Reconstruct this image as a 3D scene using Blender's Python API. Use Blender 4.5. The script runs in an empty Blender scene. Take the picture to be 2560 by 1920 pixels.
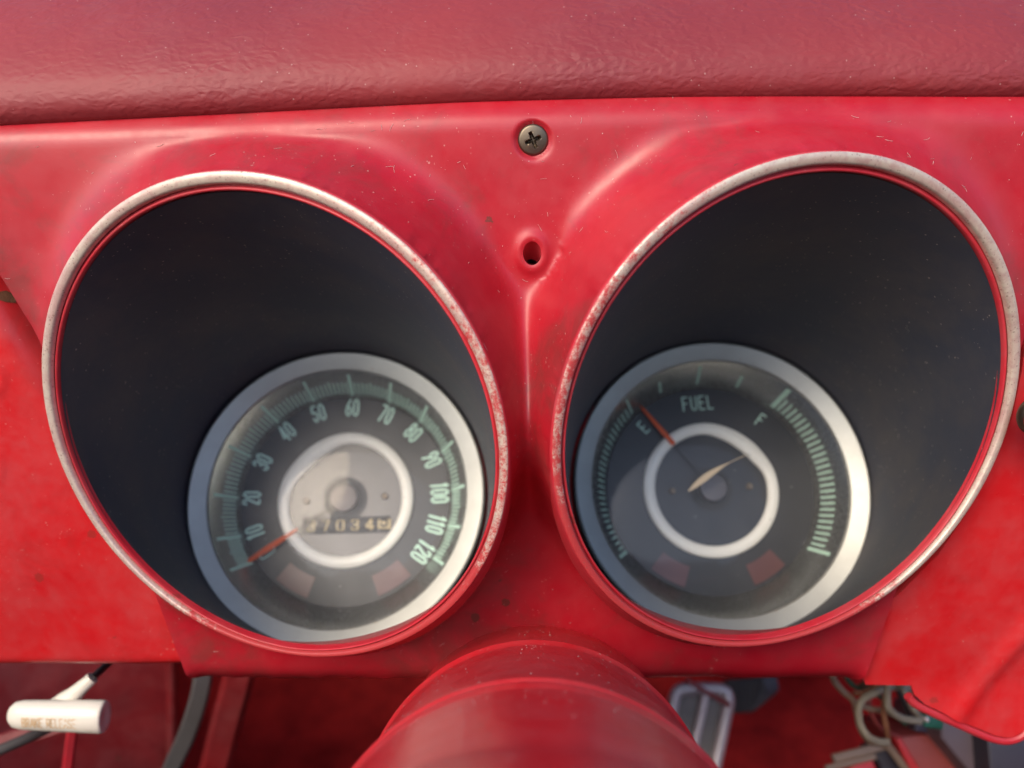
import bpy, bmesh, math, random
import numpy as np
from mathutils import Vector, Matrix
from mathutils.geometry import delaunay_2d_cdt
random.seed(7)
R = math.radians
sc = bpy.context.scene
C = sc.collection
PI = math.pi

# ------------------------------------------------------------------ camera, sky, sun, exposure
FPX = 1923.0                                    # focal length in pixels of the 2560 x 1920 photograph
CAM = Vector((0.0, 0.0, 0.86))
PITCH, ROLL = -12.0, -1.6
_m = Matrix.Rotation(R(90 + PITCH), 3, 'X') @ Matrix.Rotation(R(ROLL), 3, 'Z')
cd = bpy.data.cameras.new('camera'); cam = bpy.data.objects.new('camera', cd); C.objects.link(cam)
cam.location = CAM; cam.rotation_euler = _m.to_euler()
cd.sensor_width = 36.0; cd.lens = 36.0 * FPX / 2560.0
cd.clip_start = 0.01; cd.clip_end = 500
cd.dof.use_dof = True; cd.dof.focus_distance = 0.197; cd.dof.aperture_fstop = 9.5
sc.camera = cam
SUN_EL, SUN_AZ = 36.0, 240.0                    # azimuth: degrees from +X (right) anticlockwise seen from above
w = bpy.data.worlds.new('World'); sc.world = w; w.use_nodes = True
nt = w.node_tree; nt.nodes.clear()
sky = nt.nodes.new('ShaderNodeTexSky'); sky.sky_type = 'NISHITA'; sky.sun_disc = False
bg = nt.nodes.new('ShaderNodeBackground'); wo = nt.nodes.new('ShaderNodeOutputWorld')
nt.links.new(sky.outputs[0], bg.inputs[0]); nt.links.new(bg.outputs[0], wo.inputs[0])
bg.inputs[1].default_value = 0.15
sd = Vector((math.cos(R(SUN_AZ)) * math.cos(R(SUN_EL)), math.sin(R(SUN_AZ)) * math.cos(R(SUN_EL)), math.sin(R(SUN_EL))))
sky.sun_elevation = R(SUN_EL); sky.sun_rotation = math.atan2(sd.x, sd.y)
sky.air_density = 1.0; sky.dust_density = 2.5; sky.ozone_density = 4.0
sl = bpy.data.lights.new('sun', 'SUN'); sun = bpy.data.objects.new('sun', sl); C.objects.link(sun)
sl.energy = 1.25; sl.angle = R(30); sl.color = (1.0, 0.80, 0.55)
sun.rotation_euler = sd.to_track_quat('Z', 'Y').to_euler(); sun.location = (-2, -2, 3)
sc.view_settings.view_transform = 'Standard'; sc.view_settings.look = 'None'
sc.view_settings.exposure = 1.0; sc.view_settings.gamma = 1.0
sc.cycles.max_bounces = 8; sc.cycles.transparent_max_bounces = 12

# ------------------------------------------------------------------ measuring helpers: photograph pixel -> point in the car
def ray(px, py):
    return _m @ Vector(((px - 1280) / FPX, (960 - py) / FPX, -1.0))
def P(px, py, z):                               # the point seen at that pixel, z metres in front of the lens
    return CAM + ray(px, py) * z
def camdir(x, y, z):
    return (_m @ Vector((x, y, z))).normalized()
class Plane:
    def __init__(s, o, n, xhint):
        s.o = Vector(o); s.n = Vector(n).normalized()
        s.x = (Vector(xhint) - s.n * s.n.dot(Vector(xhint))).normalized(); s.y = s.n.cross(s.x)
    def hit(s, px, py):
        r = ray(px, py); t = (s.o - CAM).dot(s.n) / r.dot(s.n); return CAM + r * t
    def ab(s, px, py):
        d = s.hit(px, py) - s.o; return (d.dot(s.x), d.dot(s.y))
    def pt(s, a, b, h=0.0):
        return s.o + s.x * a + s.y * b + s.n * h
    def mat(s):
        m = Matrix((s.x, s.y, s.n)).transposed().to_4x4(); m.translation = s.o; return m
RIGHT = camdir(math.cos(R(1.6)), math.sin(R(1.6)), 0)

# ------------------------------------------------------------------ objects
def setp(o, label=None, cat=None, group=None, kind=None):
    if label: o['label'] = label
    if cat: o['category'] = cat
    if group: o['group'] = group
    if kind: o['kind'] = kind
    return o
def thing(name, label, cat, loc=(0, 0, 0), mat=None, group=None):
    o = bpy.data.objects.new(name, None); C.objects.link(o); o.empty_display_size = 0.01
    if mat is not None: o.matrix_world = mat
    else: o.location = loc
    return setp(o, label, cat, group)
def mesh(name, vs, fs, m, smooth=True, auto=None):
    me = bpy.data.meshes.new(name); me.from_pydata([tuple(v) for v in vs], [], [tuple(f) for f in fs]); me.update()
    me.materials.append(m)
    if smooth: me.polygons.foreach_set('use_smooth', [True] * len(me.polygons))
    if auto: me.set_sharp_from_angle(angle=R(auto))
    return me
def link(name, me, parent=None):
    o = bpy.data.objects.new(name, me); C.objects.link(o)
    if parent is not None: o.parent = parent
    return o
def worldobj(name, vs, fs, m, parent=None, smooth=True, auto=35):
    """vertices in world space; the origin goes to the parent's place, or to the bottom centre of the mesh"""
    vs = [Vector(v) for v in vs]
    if parent is not None:
        pw = parent
        M = Matrix.Identity(4); chain = []
        while pw is not None: chain.append(pw); pw = pw.parent
        for q in reversed(chain): M = M @ q.matrix_basis
        iv = M.inverted(); vs = [iv @ v for v in vs]
        return link(name, mesh(name, vs, fs, m, smooth, auto), parent)
    lo = Vector([min(v[i] for v in vs) for i in range(3)]); hi = Vector([max(v[i] for v in vs) for i in range(3)])
    o0 = Vector(((lo.x + hi.x) / 2, (lo.y + hi.y) / 2, lo.z))
    o = link(name, mesh(name, [v - o0 for v in vs], fs, m, smooth, auto)); o.location = o0
    return o

# ------------------------------------------------------------------ shapes (vertex and face lists)
def merge(*parts):
    V, Fc = [], []
    for v, f in parts:
        n = len(V); V += list(v); Fc += [tuple(i + n for i in q) for q in f]
    return V, Fc
def lathe(prof, n=96, cap0=False, cap1=False, closed=False):
    """profile of (r, z) turned about local z"""
    V, Fc = [], []
    for r, z in prof:
        for k in range(n):
            a = 2 * PI * k / n; V.append((r * math.sin(a), r * math.cos(a), z))
    m = len(prof)
    for i in range(m if closed else m - 1):
        j = (i + 1) % m
        for k in range(n):
            k2 = (k + 1) % n
            Fc.append((i * n + k, i * n + k2, j * n + k2, j * n + k))
    if cap0: Fc.append(tuple(range(n)))
    if cap1: Fc.append(tuple((m - 1) * n + k for k in reversed(range(n))))
    return V, Fc
def tube(pts, rad, n=10, caps=True):
    pts = [Vector(p) for p in pts]; V, Fc = [], []
    rads = rad if isinstance(rad, (list, tuple)) else [rad] * len(pts)
    up = Vector((0.13, 0.31, 0.94)); ref = None
    for i, p in enumerate(pts):
        t = (pts[min(i + 1, len(pts) - 1)] - pts[max(i - 1, 0)]).normalized()
        if ref is None:
            ref = t.cross(up); ref = ref.normalized() if ref.length > 1e-4 else t.orthogonal().normalized()
        else:
            ref = (ref - t * ref.dot(t)).normalized()
        b = t.cross(ref)
        for k in range(n):
            a = 2 * PI * k / n; V.append(p + (ref * math.cos(a) + b * math.sin(a)) * rads[i])
    for i in range(len(pts) - 1):
        for k in range(n):
            k2 = (k + 1) % n; Fc.append((i * n + k, i * n + k2, (i + 1) * n + k2, (i + 1) * n + k))
    if caps: Fc.append(tuple(reversed(range(n)))); Fc.append(tuple((len(pts) - 1) * n + k for k in range(n)))
    return V, Fc
def spline(pts, n=8):
    pts = [Vector(p) for p in pts]; out = []
    for i in range(len(pts) - 1):
        p0, p1, p2, p3 = pts[max(i - 1, 0)], pts[i], pts[i + 1], pts[min(i + 2, len(pts) - 1)]
        for k in range(n):
            t = k / n
            out.append(0.5 * ((2 * p1) + (p2 - p0) * t + (2 * p0 - 5 * p1 + 4 * p2 - p3) * t * t + (3 * p1 - p0 - 3 * p2 + p3) * t ** 3))
    return out + [pts[-1]]
def bevelbox(sx, sy, sz, bev, seg=3):
    bm = bmesh.new(); bmesh.ops.create_cube(bm, size=1.0)
    bmesh.ops.scale(bm, vec=(sx, sy, sz), verts=bm.verts)
    if bev: bmesh.ops.bevel(bm, geom=bm.edges[:], offset=bev, segments=seg, profile=0.5, affect='EDGES')
    bm.verts.index_update(); V = [v.co.copy() for v in bm.verts]; Fc = [tuple(v.index for v in f.verts) for f in bm.faces]
    bm.free(); return V, Fc
def xf(vf, M):
    return [M @ Vector(v) for v in vf[0]], vf[1]
def prism(poly, n, depth, bev=0.0):
    """a slab: outline of 3-D points, thickened along n; bevelled"""
    bm = bmesh.new(); f = bm.faces.new([bm.verts.new(p) for p in poly])
    g = bmesh.ops.extrude_face_region(bm, geom=[f])
    for v in g['geom']:
        if isinstance(v, bmesh.types.BMVert): v.co += Vector(n) * depth
    bmesh.ops.recalc_face_normals(bm, faces=bm.faces[:])
    if bev: bmesh.ops.bevel(bm, geom=bm.edges[:], offset=bev, segments=3, profile=0.5, affect='EDGES', clamp_overlap=True)
    bm.verts.index_update(); V = [v.co.copy() for v in bm.verts]; Fc = [tuple(v.index for v in f.verts) for f in bm.faces]
    bm.free(); return V, Fc
def loft(rings, closed=True):
    n = len(rings[0]); V = [p for r in rings for p in r]; Fc = []
    for i in range(len(rings) - 1):
        for k in range(n if closed else n - 1):
            k2 = (k + 1) % n; Fc.append((i * n + k, i * n + k2, (i + 1) * n + k2, (i + 1) * n + k))
    return V, Fc
def sector(r0, r1, a0, a1, z, n=10, zf=None):
    V, Fc = [], []
    for i in range(n + 1):
        a = R(a0 + (a1 - a0) * i / n)
        for r in (r0, r1): V.append((r * math.sin(a), r * math.cos(a), z if zf is None else zf(r)))
    for i in range(n): Fc.append((2 * i, 2 * i + 1, 2 * i + 3, 2 * i + 2))
    return V, Fc

# ------------------------------------------------------------------ stroke lettering (flat print)
def arc(cx, cy, rx, ry, a0, a1, n=10):
    return [(cx + rx * math.cos(R(a0 + (a1 - a0) * i / n)), cy + ry * math.sin(R(a0 + (a1 - a0) * i / n))) for i in range(n + 1)]
def stadium(x0, y0, x1, y1):
    r = (x1 - x0) / 2; cx = (x0 + x1) / 2
    p = arc(cx, y1 - r, r, r, 0, 180) + arc(cx, y0 + r, r, r, 180, 360); return p + [p[0]]
GL = {
 '0': [stadium(0, 0, .5, 1)],
 '1': [[(.1, .82), (.25, 1), (.25, 0)]],
 '2': [arc(.25, .75, .25, .25, 170, 0) + [(.5, .68), (.02, .02), (.5, .02)]],
 '3': [arc(.25, .75, .25, .25, 165, -70) + [(.22, .52)], [(.22, .52)] + arc(.25, .27, .25, .25, 70, -165)],
 '4': [[(.38, 0), (.38, 1), (0, .28), (.52, .28)]],
 '5': [[(.48, 1), (.04, 1), (.02, .56)] + arc(.25, .32, .25, .30, 125, -165)],
 '6': [[(.42, .98), (.12, .62), (0, .3)] + arc(.25, .27, .25, .27, 180, 540, 20)],
 '7': [[(0, 1), (.5, 1), (.18, 0)]],
 '8': [arc(.25, .76, .22, .24, -90, 270, 20), arc(.25, .27, .25, .27, 90, 450, 20)],
 '9': [arc(.25, .73, .25, .27, 0, 360, 20) + [(.48, .6), (.1, 0)]],
 'A': [[(0, 0), (.26, 1), (.52, 0)], [(.1, .36), (.42, .36)]],
 'B': [[(0, 0), (0, 1), (.25, 1)] + arc(.25, .76, .22, .24, 90, -90) + [(0, .52)], [(.25, .52)] + arc(.25, .26, .25, .26, 90, -90) + [(0, 0)]],
 'E': [[(.46, 1), (0, 1), (0, 0), (.46, 0)], [(0, .52), (.38, .52)]],
 'F': [[(.46, 1), (0, 1), (0, 0)], [(0, .52), (.38, .52)]],
 'K': [[(0, 0), (0, 1)], [(.48, 1), (0, .42)], [(.16, .6), (.5, 0)]],
 'L': [[(0, 1), (0, 0), (.44, 0)]],
 'R': [[(0, 0), (0, 1), (.25, 1)] + arc(.25, .75, .23, .25, 90, -90) + [(0, .5)], [(.25, .5), (.5, 0)]],
 'S': [arc(.25, .75, .24, .25, 20, 250) + arc(.25, .26, .25, .26, 70, -160)],
 'U': [[(0, 1), (0, .25)] + arc(.25, .25, .25, .25, 180, 360) + [(.5, 1)]],
}
def ribbon(line, hw):
    V, Fc = [], []
    for i in range(len(line) - 1):
        (x0, y0), (x1, y1) = line[i], line[i + 1]; dx, dy = x1 - x0, y1 - y0; l = math.hypot(dx, dy)
        if l < 1e-9: continue
        nx, ny = -dy / l * hw, dx / l * hw; n = len(V)
        V += [(x0 + nx, y0 + ny), (x0 - nx, y0 - ny), (x1 - nx, y1 - ny), (x1 + nx, y1 + ny)]; Fc.append((n, n + 1, n + 2, n + 3))
    for (x, y) in (line if len(line) < 8 else (line[0], line[-1])):
        n = len(V); V += [(x + hw * math.cos(2 * PI * k / 10), y + hw * math.sin(2 * PI * k / 10)) for k in range(10)]; Fc.append(tuple(range(n, n + 10)))
    return V, Fc
def text2d(s, h, wd, stroke, gap, sub=False):
    """centred text in metres: glyph height h, glyph width wd; every ribbon piece on its own tiny level"""
    parts = []; x = 0.0; k = 0
    for ch in s:
        if ch == ' ': x += wd * 0.7 + gap; continue
        one = ch == '1'; off = -wd * 0.22 if one else 0
        for line in GL[ch]:
            if sub:
                dl = []
                for (x0, y0), (x1, y1) in zip(line[:-1], line[1:]):
                    n_ = max(1, int(math.hypot(x1 - x0, y1 - y0) / 0.07)); dl += [(x0 + (x1 - x0) * q / n_, y0 + (y1 - y0) * q / n_) for q in range(n_)]
                line = dl + [line[-1]]
            v, f = ribbon([(x + off + px / .5 * wd, py * h) for px, py in line], stroke / 2)
            for q in f:
                k += 1
                n = [v[i] for i in q]; parts.append(([(a, b, k * 2e-7) for a, b in n], [tuple(range(len(n)))]))
        x += (wd * 0.55 if one else wd) + gap
    V, Fc = merge(*parts); wtot = x - gap
    return [(a - wtot / 2, b - h / 2, c) for a, b, c in V], Fc

# ------------------------------------------------------------------ materials
class NT:
    def __init__(s, name):
        s.m = bpy.data.materials.new(name); s.m.use_nodes = True; s.t = s.m.node_tree; s.t.nodes.clear()
        s.out = s.n('ShaderNodeOutputMaterial'); s.tc = s.n('ShaderNodeTexCoord')
    def n(s, ty, **kw):
        nd = s.t.nodes.new(ty)
        for k, v in kw.items():
            if k == 'inp':
                for a, b in v.items(): nd.inputs[a].default_value = b
            else: setattr(nd, k, v)
        return nd
    def l(s, a, b): s.t.links.new(a, b)
    def noise(s, scale, detail=4, rough=0.55, vec=None, dist=0.0):
        nd = s.n('ShaderNodeTexNoise', inp={'Scale': scale, 'Detail': detail, 'Roughness': rough, 'Distortion': dist})
        s.l(vec or s.tc.outputs['Object'], nd.inputs['Vector']); return nd.outputs[0]
    def voro(s, scale, feature='F1', vec=None, rnd=1.0):
        nd = s.n('ShaderNodeTexVoronoi', feature=feature, inp={'Scale': scale, 'Randomness': rnd})
        s.l(vec or s.tc.outputs['Object'], nd.inputs['Vector']); return nd
    def mapping(s, scale, rot=(0, 0, 0)):
        nd = s.n('ShaderNodeMapping'); nd.inputs['Scale'].default_value = scale; nd.inputs['Rotation'].default_value = rot
        s.l(s.tc.outputs['Object'], nd.inputs['Vector']); return nd.outputs[0]
    def ramp(s, fac, stops, interp='LINEAR'):
        nd = s.n('ShaderNodeValToRGB'); cr = nd.color_ramp; cr.interpolation = interp
        while len(cr.elements) < len(stops): cr.elements.new(0.5)
        for e, (p, c) in zip(cr.elements, stops):
            e.position = p; e.color = (c, c, c, 1) if isinstance(c, (int, float)) else (*c, 1)
        s.l(fac, nd.inputs[0]); return nd.outputs[0]
    def mix(s, fac, a, b, mode='MIX'):
        nd = s.n('ShaderNodeMix', data_type='RGBA', blend_type=mode)
        for i, v in ((0, fac), (6, a), (7, b)):
            if hasattr(v, 'links'): s.l(v, nd.inputs[i])
            elif i == 0: nd.inputs[0].default_value = v
            else: nd.inputs[i].default_value = (*v, 1)
        return nd.outputs[2]
    def math(s, op, a, b=0.0, clamp=False):
        nd = s.n('ShaderNodeMath', operation=op, use_clamp=clamp)
        for i, v in enumerate((a, b)):
            if hasattr(v, 'links'): s.l(v, nd.inputs[i])
            else: nd.inputs[i].default_value = v
        return nd.outputs[0]
    def bsdf(s, col, rough=0.5, metal=0.0, bump=None, bstr=0.2, bdist=0.0005, spec=0.5, coat=0.0, coat_r=0.1, aniso=0.0, **kw):
        b = s.n('ShaderNodeBsdfPrincipled')
        for k, v in (('Base Color', col), ('Roughness', rough), ('Metallic', metal)):
            if hasattr(v, 'links'): s.l(v, b.inputs[k])
            else: b.inputs[k].default_value = (*v, 1) if k == 'Base Color' else v
        b.inputs['Specular IOR Level'].default_value = spec
        b.inputs['Coat Weight'].default_value = coat; b.inputs['Coat Roughness'].default_value = coat_r
        b.inputs['Anisotropic'].default_value = aniso
        for k, v in kw.items(): b.inputs[k].default_value = v
        if bump is not None:
            bn = s.n('ShaderNodeBump', inp={'Strength': bstr, 'Distance': bdist}); s.l(bump, bn.inputs['Height']); s.l(bn.outputs[0], b.inputs['Normal'])
        s.l(b.outputs[0], s.out.inputs[0]); return b
def specks(s, scale, size, dens):
    """small dust specks: 0/1 mask"""
    v = s.voro(scale); d = s.math('LESS_THAN', v.outputs['Distance'], size)
    sep = s.n('ShaderNodeSeparateColor'); s.l(v.outputs['Color'], sep.inputs[0])
    return s.math('MULTIPLY', d, s.math('LESS_THAN', sep.outputs[0], dens))
def red_paint(name, base, dark, rough, wear=0.5, dust=0.25, bumps=0.05, coat=0.0, stain=(0.17, 0.035, 0.03), film=0.25, dens=1.0):
    s = NT(name)
    n1 = s.noise(38, 5, 0.6); n2 = s.noise(160, 4, 0.6)
    c = s.mix(s.ramp(n1, [(0.35, 0), (0.7, 1)]), base, dark)
    # grey-pink film of old dust, thicker in drifts; doubles as painted highlights on steel
    fm = s.ramp(s.math('MULTIPLY', s.noise(17, 6, 0.65, dist=0.7), s.noise(95, 5, 0.7)), [(0.16, 0), (0.42, 1)])
    c = s.mix(s.math('MULTIPLY', fm, film), c, (0.40, 0.13, 0.13))
    blot = s.ramp(s.math('MULTIPLY', s.noise(60, 7, 0.72, dist=0.8), s.noise(19, 3)), [(0.27, 0), (0.40, 1)])
    c = s.mix(s.math('MULTIPLY', blot, wear), c, stain)
    # dark chips with ragged edges
    wv = s.n('ShaderNodeVectorMath', operation='ADD'); nz = s.n('ShaderNodeTexNoise', inp={'Scale': 900.0, 'Detail': 3.0}); s.l(s.tc.outputs['Object'], nz.inputs['Vector'])
    sc_ = s.n('ShaderNodeVectorMath', operation='SCALE', inp={3: 0.0022}); s.l(nz.outputs[1], sc_.inputs[0]); s.l(s.tc.outputs['Object'], wv.inputs[0]); s.l(sc_.outputs[0], wv.inputs[1])
    v = s.voro(105, vec=wv.outputs[0]); sep = s.n('ShaderNodeSeparateColor'); s.l(v.outputs['Color'], sep.inputs[0])
    chip = s.math('MULTIPLY', s.math('LESS_THAN', v.outputs['Distance'], s.math('MULTIPLY', sep.outputs[1], 0.17)), s.math('LESS_THAN', sep.outputs[0], 0.16))
    c = s.mix(s.math('MULTIPLY', chip, 0.75 * min(1, wear * 2)), c, (0.10, 0.035, 0.022))
    # lint and grit
    d = specks(s, 900, 0.2, 0.03 * dens)
    for rot, sc2, th in (((0.5, 0.4, 0.9), (1, 1, 4.5), 0.05), ((1.3, 0.2, 0.3), (4.5, 1, 1), 0.05), ((0.2, 1.0, 1.7), (1, 5, 1), 0.035)):
        v = s.voro(430, vec=s.mapping(sc2, rot)); sep = s.n('ShaderNodeSeparateColor'); s.l(v.outputs['Color'], sep.inputs[0])
        d = s.math('MAXIMUM', d, s.math('MULTIPLY', s.math('LESS_THAN', v.outputs['Distance'], 0.15), s.math('LESS_THAN', sep.outputs[0], th * dens)))
    if dens < 3: d = s.math('MULTIPLY', d, s.ramp(s.noise(24, 3), [(0.45, 0.08), (0.62, 1)]))
    c = s.mix(s.math('MULTIPLY', d, dust), c, (0.75, 0.5, 0.42))
    # hairline scratches
    scr = s.n('ShaderNodeTexNoise', inp={'Scale': 60.0, 'Detail': 6.0, 'Roughness': 0.7}); s.l(s.mapping((1, 40, 3), (0.3, 0.2, 0.7)), scr.inputs['Vector'])
    scm = s.ramp(scr.outputs[0], [(0.70, 0), (0.74, 1)])
    c = s.mix(s.math('MULTIPLY', scm, 0.22), c, (0.62, 0.25, 0.22))
    rg = s.math('ADD', s.ramp(n2, [(0.2, rough - 0.06), (0.8, rough + 0.1)]), s.math('MULTIPLY', fm, 0.15))
    bmp = s.math('ADD', s.noise(900, 3, 0.6), s.math('MULTIPLY', s.noise(230, 2), 1.4))
    bmp = s.math('SUBTRACT', bmp, s.math('MULTIPLY', chip, 0.8))
    s.bsdf(c, rg, bump=bmp, bstr=bumps, bdist=0.0003, coat=coat, coat_r=0.2)
    return s.m
M = {}
M['panel'] = red_paint('red_plastic', (0.42, 0.008, 0.019), (0.34, 0.007, 0.017), 0.35, wear=0.6, dust=0.4, film=0.14, dens=1.2, coat=0.08)
M['rim_red'] = red_paint('red_rim_plastic', (0.50, 0.017, 0.030), (0.42, 0.013, 0.025), 0.38, wear=0.3, film=0.3)
M['steel'] = red_paint('red_enamel', (0.55, 0.012, 0.015), (0.48, 0.010, 0.014), 0.3, wear=0.25, dust=0.3, film=0.32)  # film here partly paints in pale blotchy highlights
M['column'] = red_paint('red_gloss_enamel', (0.62, 0.018, 0.026), (0.56, 0.015, 0.022), 0.30, wear=0.08, dust=0.5, film=0.32, coat=0.35, dens=2.0)
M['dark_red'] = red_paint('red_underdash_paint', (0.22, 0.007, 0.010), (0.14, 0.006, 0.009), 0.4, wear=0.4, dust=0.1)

def m_vinyl():
    s = NT('grained_red_vinyl')
    vec = s.mapping((1, 1, 1.6), (0.2, 0.3, 0.5))
    wob = s.n('ShaderNodeVectorMath', operation='ADD'); nz = s.n('ShaderNodeTexNoise', inp={'Scale': 160.0, 'Detail': 3.0})
    s.l(vec, nz.inputs['Vector'])
    sca = s.n('ShaderNodeVectorMath', operation='SCALE', inp={3: 0.006}); s.l(nz.outputs[1], sca.inputs[0])
    s.l(vec, wob.inputs[0]); s.l(sca.outputs[0], wob.inputs[1])
    v = s.n('ShaderNodeTexVoronoi', feature='SMOOTH_F1', inp={'Scale': 420.0, 'Smoothness': 0.6}); s.l(wob.outputs[0], v.inputs['Vector'])
    v2 = s.n('ShaderNodeTexVoronoi', feature='SMOOTH_F1', inp={'Scale': 150.0, 'Smoothness': 0.8}); s.l(wob.outputs[0], v2.inputs['Vector'])
    amt = s.ramp(s.noise(14, 3), [(0.35, 0.25), (0.65, 1.0)])
    h = s.math('ADD', s.math('MULTIPLY', s.math('MULTIPLY', v.outputs[0], amt), 2.4), s.math('MULTIPLY', v2.outputs[0], 0.4))
    cr = s.n('ShaderNodeTexNoise', inp={'Scale': 70.0, 'Detail': 7.0, 'Roughness': 0.65, 'Distortion': 1.2}); s.l(s.mapping((0.6, 1, 1.2), (0.2, 0.3, 0.4)), cr.inputs['Vector'])
    h = s.math('ADD', h, s.math('MULTIPLY', cr.outputs[0], 0.45))
    fade = s.ramp(s.noise(9, 5, 0.6), [(0.35, 0), (0.7, 1)])
    c = s.mix(fade, (0.25, 0.030, 0.033), (0.18, 0.024, 0.032))
    c = s.mix(s.math('MULTIPLY', s.ramp(s.noise(60, 6, 0.7), [(0.5, 0), (0.75, 1)]), 0.2), c, (0.26, 0.09, 0.09))
    dst = s.math('MAXIMUM', specks(s, 520, 0.13, 0.035), specks(s, 1000, 0.2, 0.03))
    c = s.mix(s.math('MULTIPLY', dst, 0.25), c, (0.7, 0.5, 0.45))
    s.bsdf(c, 0.52, bump=h, bstr=0.30, bdist=0.0005, spec=0.32)
    return s.m
M['vinyl'] = m_vinyl()
def m_trim():
    s = NT('worn_bright_trim')
    sc1 = s.noise(1500, 5, 0.7); sc2 = s.noise(300, 6, 0.75, dist=0.5)
    at = s.n('ShaderNodeAttribute', attribute_name='wear')
    nz = s.math('ADD', s.math('MULTIPLY', s.noise(420, 6, 0.75), 0.6), s.math('MULTIPLY', s.noise(1300, 5, 0.8), 0.4))
    worn = s.ramp(s.math('ADD', s.math('MULTIPLY', at.outputs['Fac'], 0.42), nz), [(0.66, 0), (0.78, 1)])
    c = s.mix(s.ramp(sc2, [(0.45, 0), (0.62, 1)]), (0.66, 0.57, 0.46), (0.56, 0.40, 0.34))
    c = s.mix(s.ramp(s.noise(45, 4), [(0.45, 0), (0.7, 0.7)]), c, (0.58, 0.34, 0.31))
    c = s.mix(worn, c, (0.42, 0.04, 0.042))
    c = s.mix(s.math('MULTIPLY', s.math('MAXIMUM', specks(s, 700, 0.2, 0.25), specks(s, 1600, 0.3, 0.2)), 0.45), c, (0.22, 0.10, 0.075))
    mt = s.math('SUBTRACT', 0.45, s.math('MULTIPLY', worn, 0.45))
    s.bsdf(c, s.ramp(sc1, [(0.3, 0.40), (0.7, 0.6)]), mt, bump=sc1, bstr=0.12, bdist=0.0002)
    return s.m
M['trim'] = m_trim()
def m_liner():
    s = NT('dusty_black_liner')
    lv = s.voro(300, vec=s.mapping((1, 5, 1), (0.6, 0.9, 0.4))); lsep = s.n('ShaderNodeSeparateColor'); s.l(lv.outputs['Color'], lsep.inputs[0])
    lintm = s.math('MULTIPLY', s.math('LESS_THAN', lv.outputs['Distance'], 0.13), s.math('LESS_THAN', lsep.outputs[0], 0.05))
    c = s.mix(s.ramp(s.noise(55, 5, 0.6, dist=0.4), [(0.4, 0), (0.8, 1)]), (0.040, 0.046, 0.066), (0.056, 0.054, 0.066))
    c = s.mix(s.math('MULTIPLY', s.ramp(s.noise(30, 6, 0.7), [(0.45, 0), (0.75, 1)]), 0.6), c, (0.10, 0.088, 0.08))
    c = s.mix(s.math('MULTIPLY', s.math('MAXIMUM', s.math('MAXIMUM', specks(s, 800, 0.2, 0.07), specks(s, 330, 0.10, 0.07)), lintm), 0.6), c, (0.45, 0.37, 0.31))
    scr = s.n('ShaderNodeTexNoise', inp={'Scale': 45.0, 'Detail': 6.0, 'Roughness': 0.7}); s.l(s.mapping((1, 30, 3), (0.5, 0.3, 0.9)), scr.inputs['Vector'])
    c = s.mix(s.math('MULTIPLY', s.ramp(scr.outputs[0], [(0.64, 0), (0.72, 1)]), 0.5), c, (0.13, 0.115, 0.105))
    s.bsdf(c, 0.5, bump=s.noise(1200, 2), bstr=0.08, bdist=0.0002, spec=0.5)
    return s.m
M['liner'] = m_liner()
def simple(name, col, rough=0.5, metal=0.0, var=0.15, scale=120, bump=0.05, **kw):
    s = NT(name); c = s.mix(s.noise(scale, 4), tuple(min(1, x * (1 + var)) for x in col), tuple(x * (1 - var) for x in col))
    s.bsdf(c, rough, metal, bump=s.noise(scale * 6, 3), bstr=bump, bdist=0.0003, **kw); return s.m
def m_brushed(name, col, rough, fine=2500, metal=1.0):
    s = NT(name); n = s.noise(60, 5, 0.65); f = s.noise(fine, 3, 0.6)
    c = s.mix(s.ramp(n, [(0.35, 0), (0.75, 1)]), col, tuple(x * 0.84 for x in col))
    c = s.mix(s.math('MULTIPLY', specks(s, 320, 0.14, 0.05), 0.5), c, (0.25, 0.16, 0.10))
    s.bsdf(c, s.ramp(f, [(0.3, rough - 0.05), (0.7, rough + 0.06)]), metal, bump=f, bstr=0.05, bdist=0.0001); return s.m
M['bezel'] = m_brushed('satin_bezel_metal', (0.33, 0.335, 0.315), 0.44, metal=0.7)
M['cone'] = m_brushed('grey_dial_surround', (0.36, 0.37, 0.37), 0.27, metal=0.85)
M['plate'] = m_brushed('grey_dial_plate', (0.10, 0.094, 0.092), 0.34, metal=0.35)
M['dial'] = simple('black_dial_paint', (0.013, 0.015, 0.020), 0.42, var=0.3, bump=0.02)
M['mint'] = simple('pale_green_print', (0.60, 0.88, 0.74), 0.6, var=0.08, bump=0.0)
M['dim'] = simple('aged_green_print', (0.48, 0.70, 0.58), 0.6, var=0.15, bump=0.0)
M['ringwhite'] = simple('cream_white_ring', (0.93, 0.91, 0.84), 0.4, var=0.04, scale=300, bump=0.03)
M['needle'] = simple('orange_needle_paint', (0.80, 0.10, 0.015), 0.45, var=0.08, bump=0.0)
M['black'] = simple('matt_black', (0.012, 0.012, 0.013), 0.6, var=0.2)
M['hub'] = simple('taupe_hub_cap', (0.10, 0.08, 0.076), 0.4, 0.3, var=0.1)
M['hubdark'] = simple('dark_hub_cap', (0.10, 0.09, 0.095), 0.4, 0.2, var=0.15)
M['window'] = simple('smoked_red_window', (0.10, 0.035, 0.035), 0.3, var=0.15)
M['wheel'] = simple('odometer_black', (0.035, 0.03, 0.03), 0.5, var=0.2)
M['ivory'] = simple('ivory_print', (0.62, 0.50, 0.28), 0.55, var=0.12, bump=0.0)
M['screw'] = m_brushed('tarnished_screw', (0.19, 0.15, 0.11), 0.45)
M['knobwhite'] = simple('aged_white_plastic', (0.74, 0.70, 0.60), 0.33, var=0.08, scale=90)
M['goldprint'] = simple('worn_gold_print', (0.62, 0.42, 0.20), 0.5, var=0.2, bump=0.0)
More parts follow.
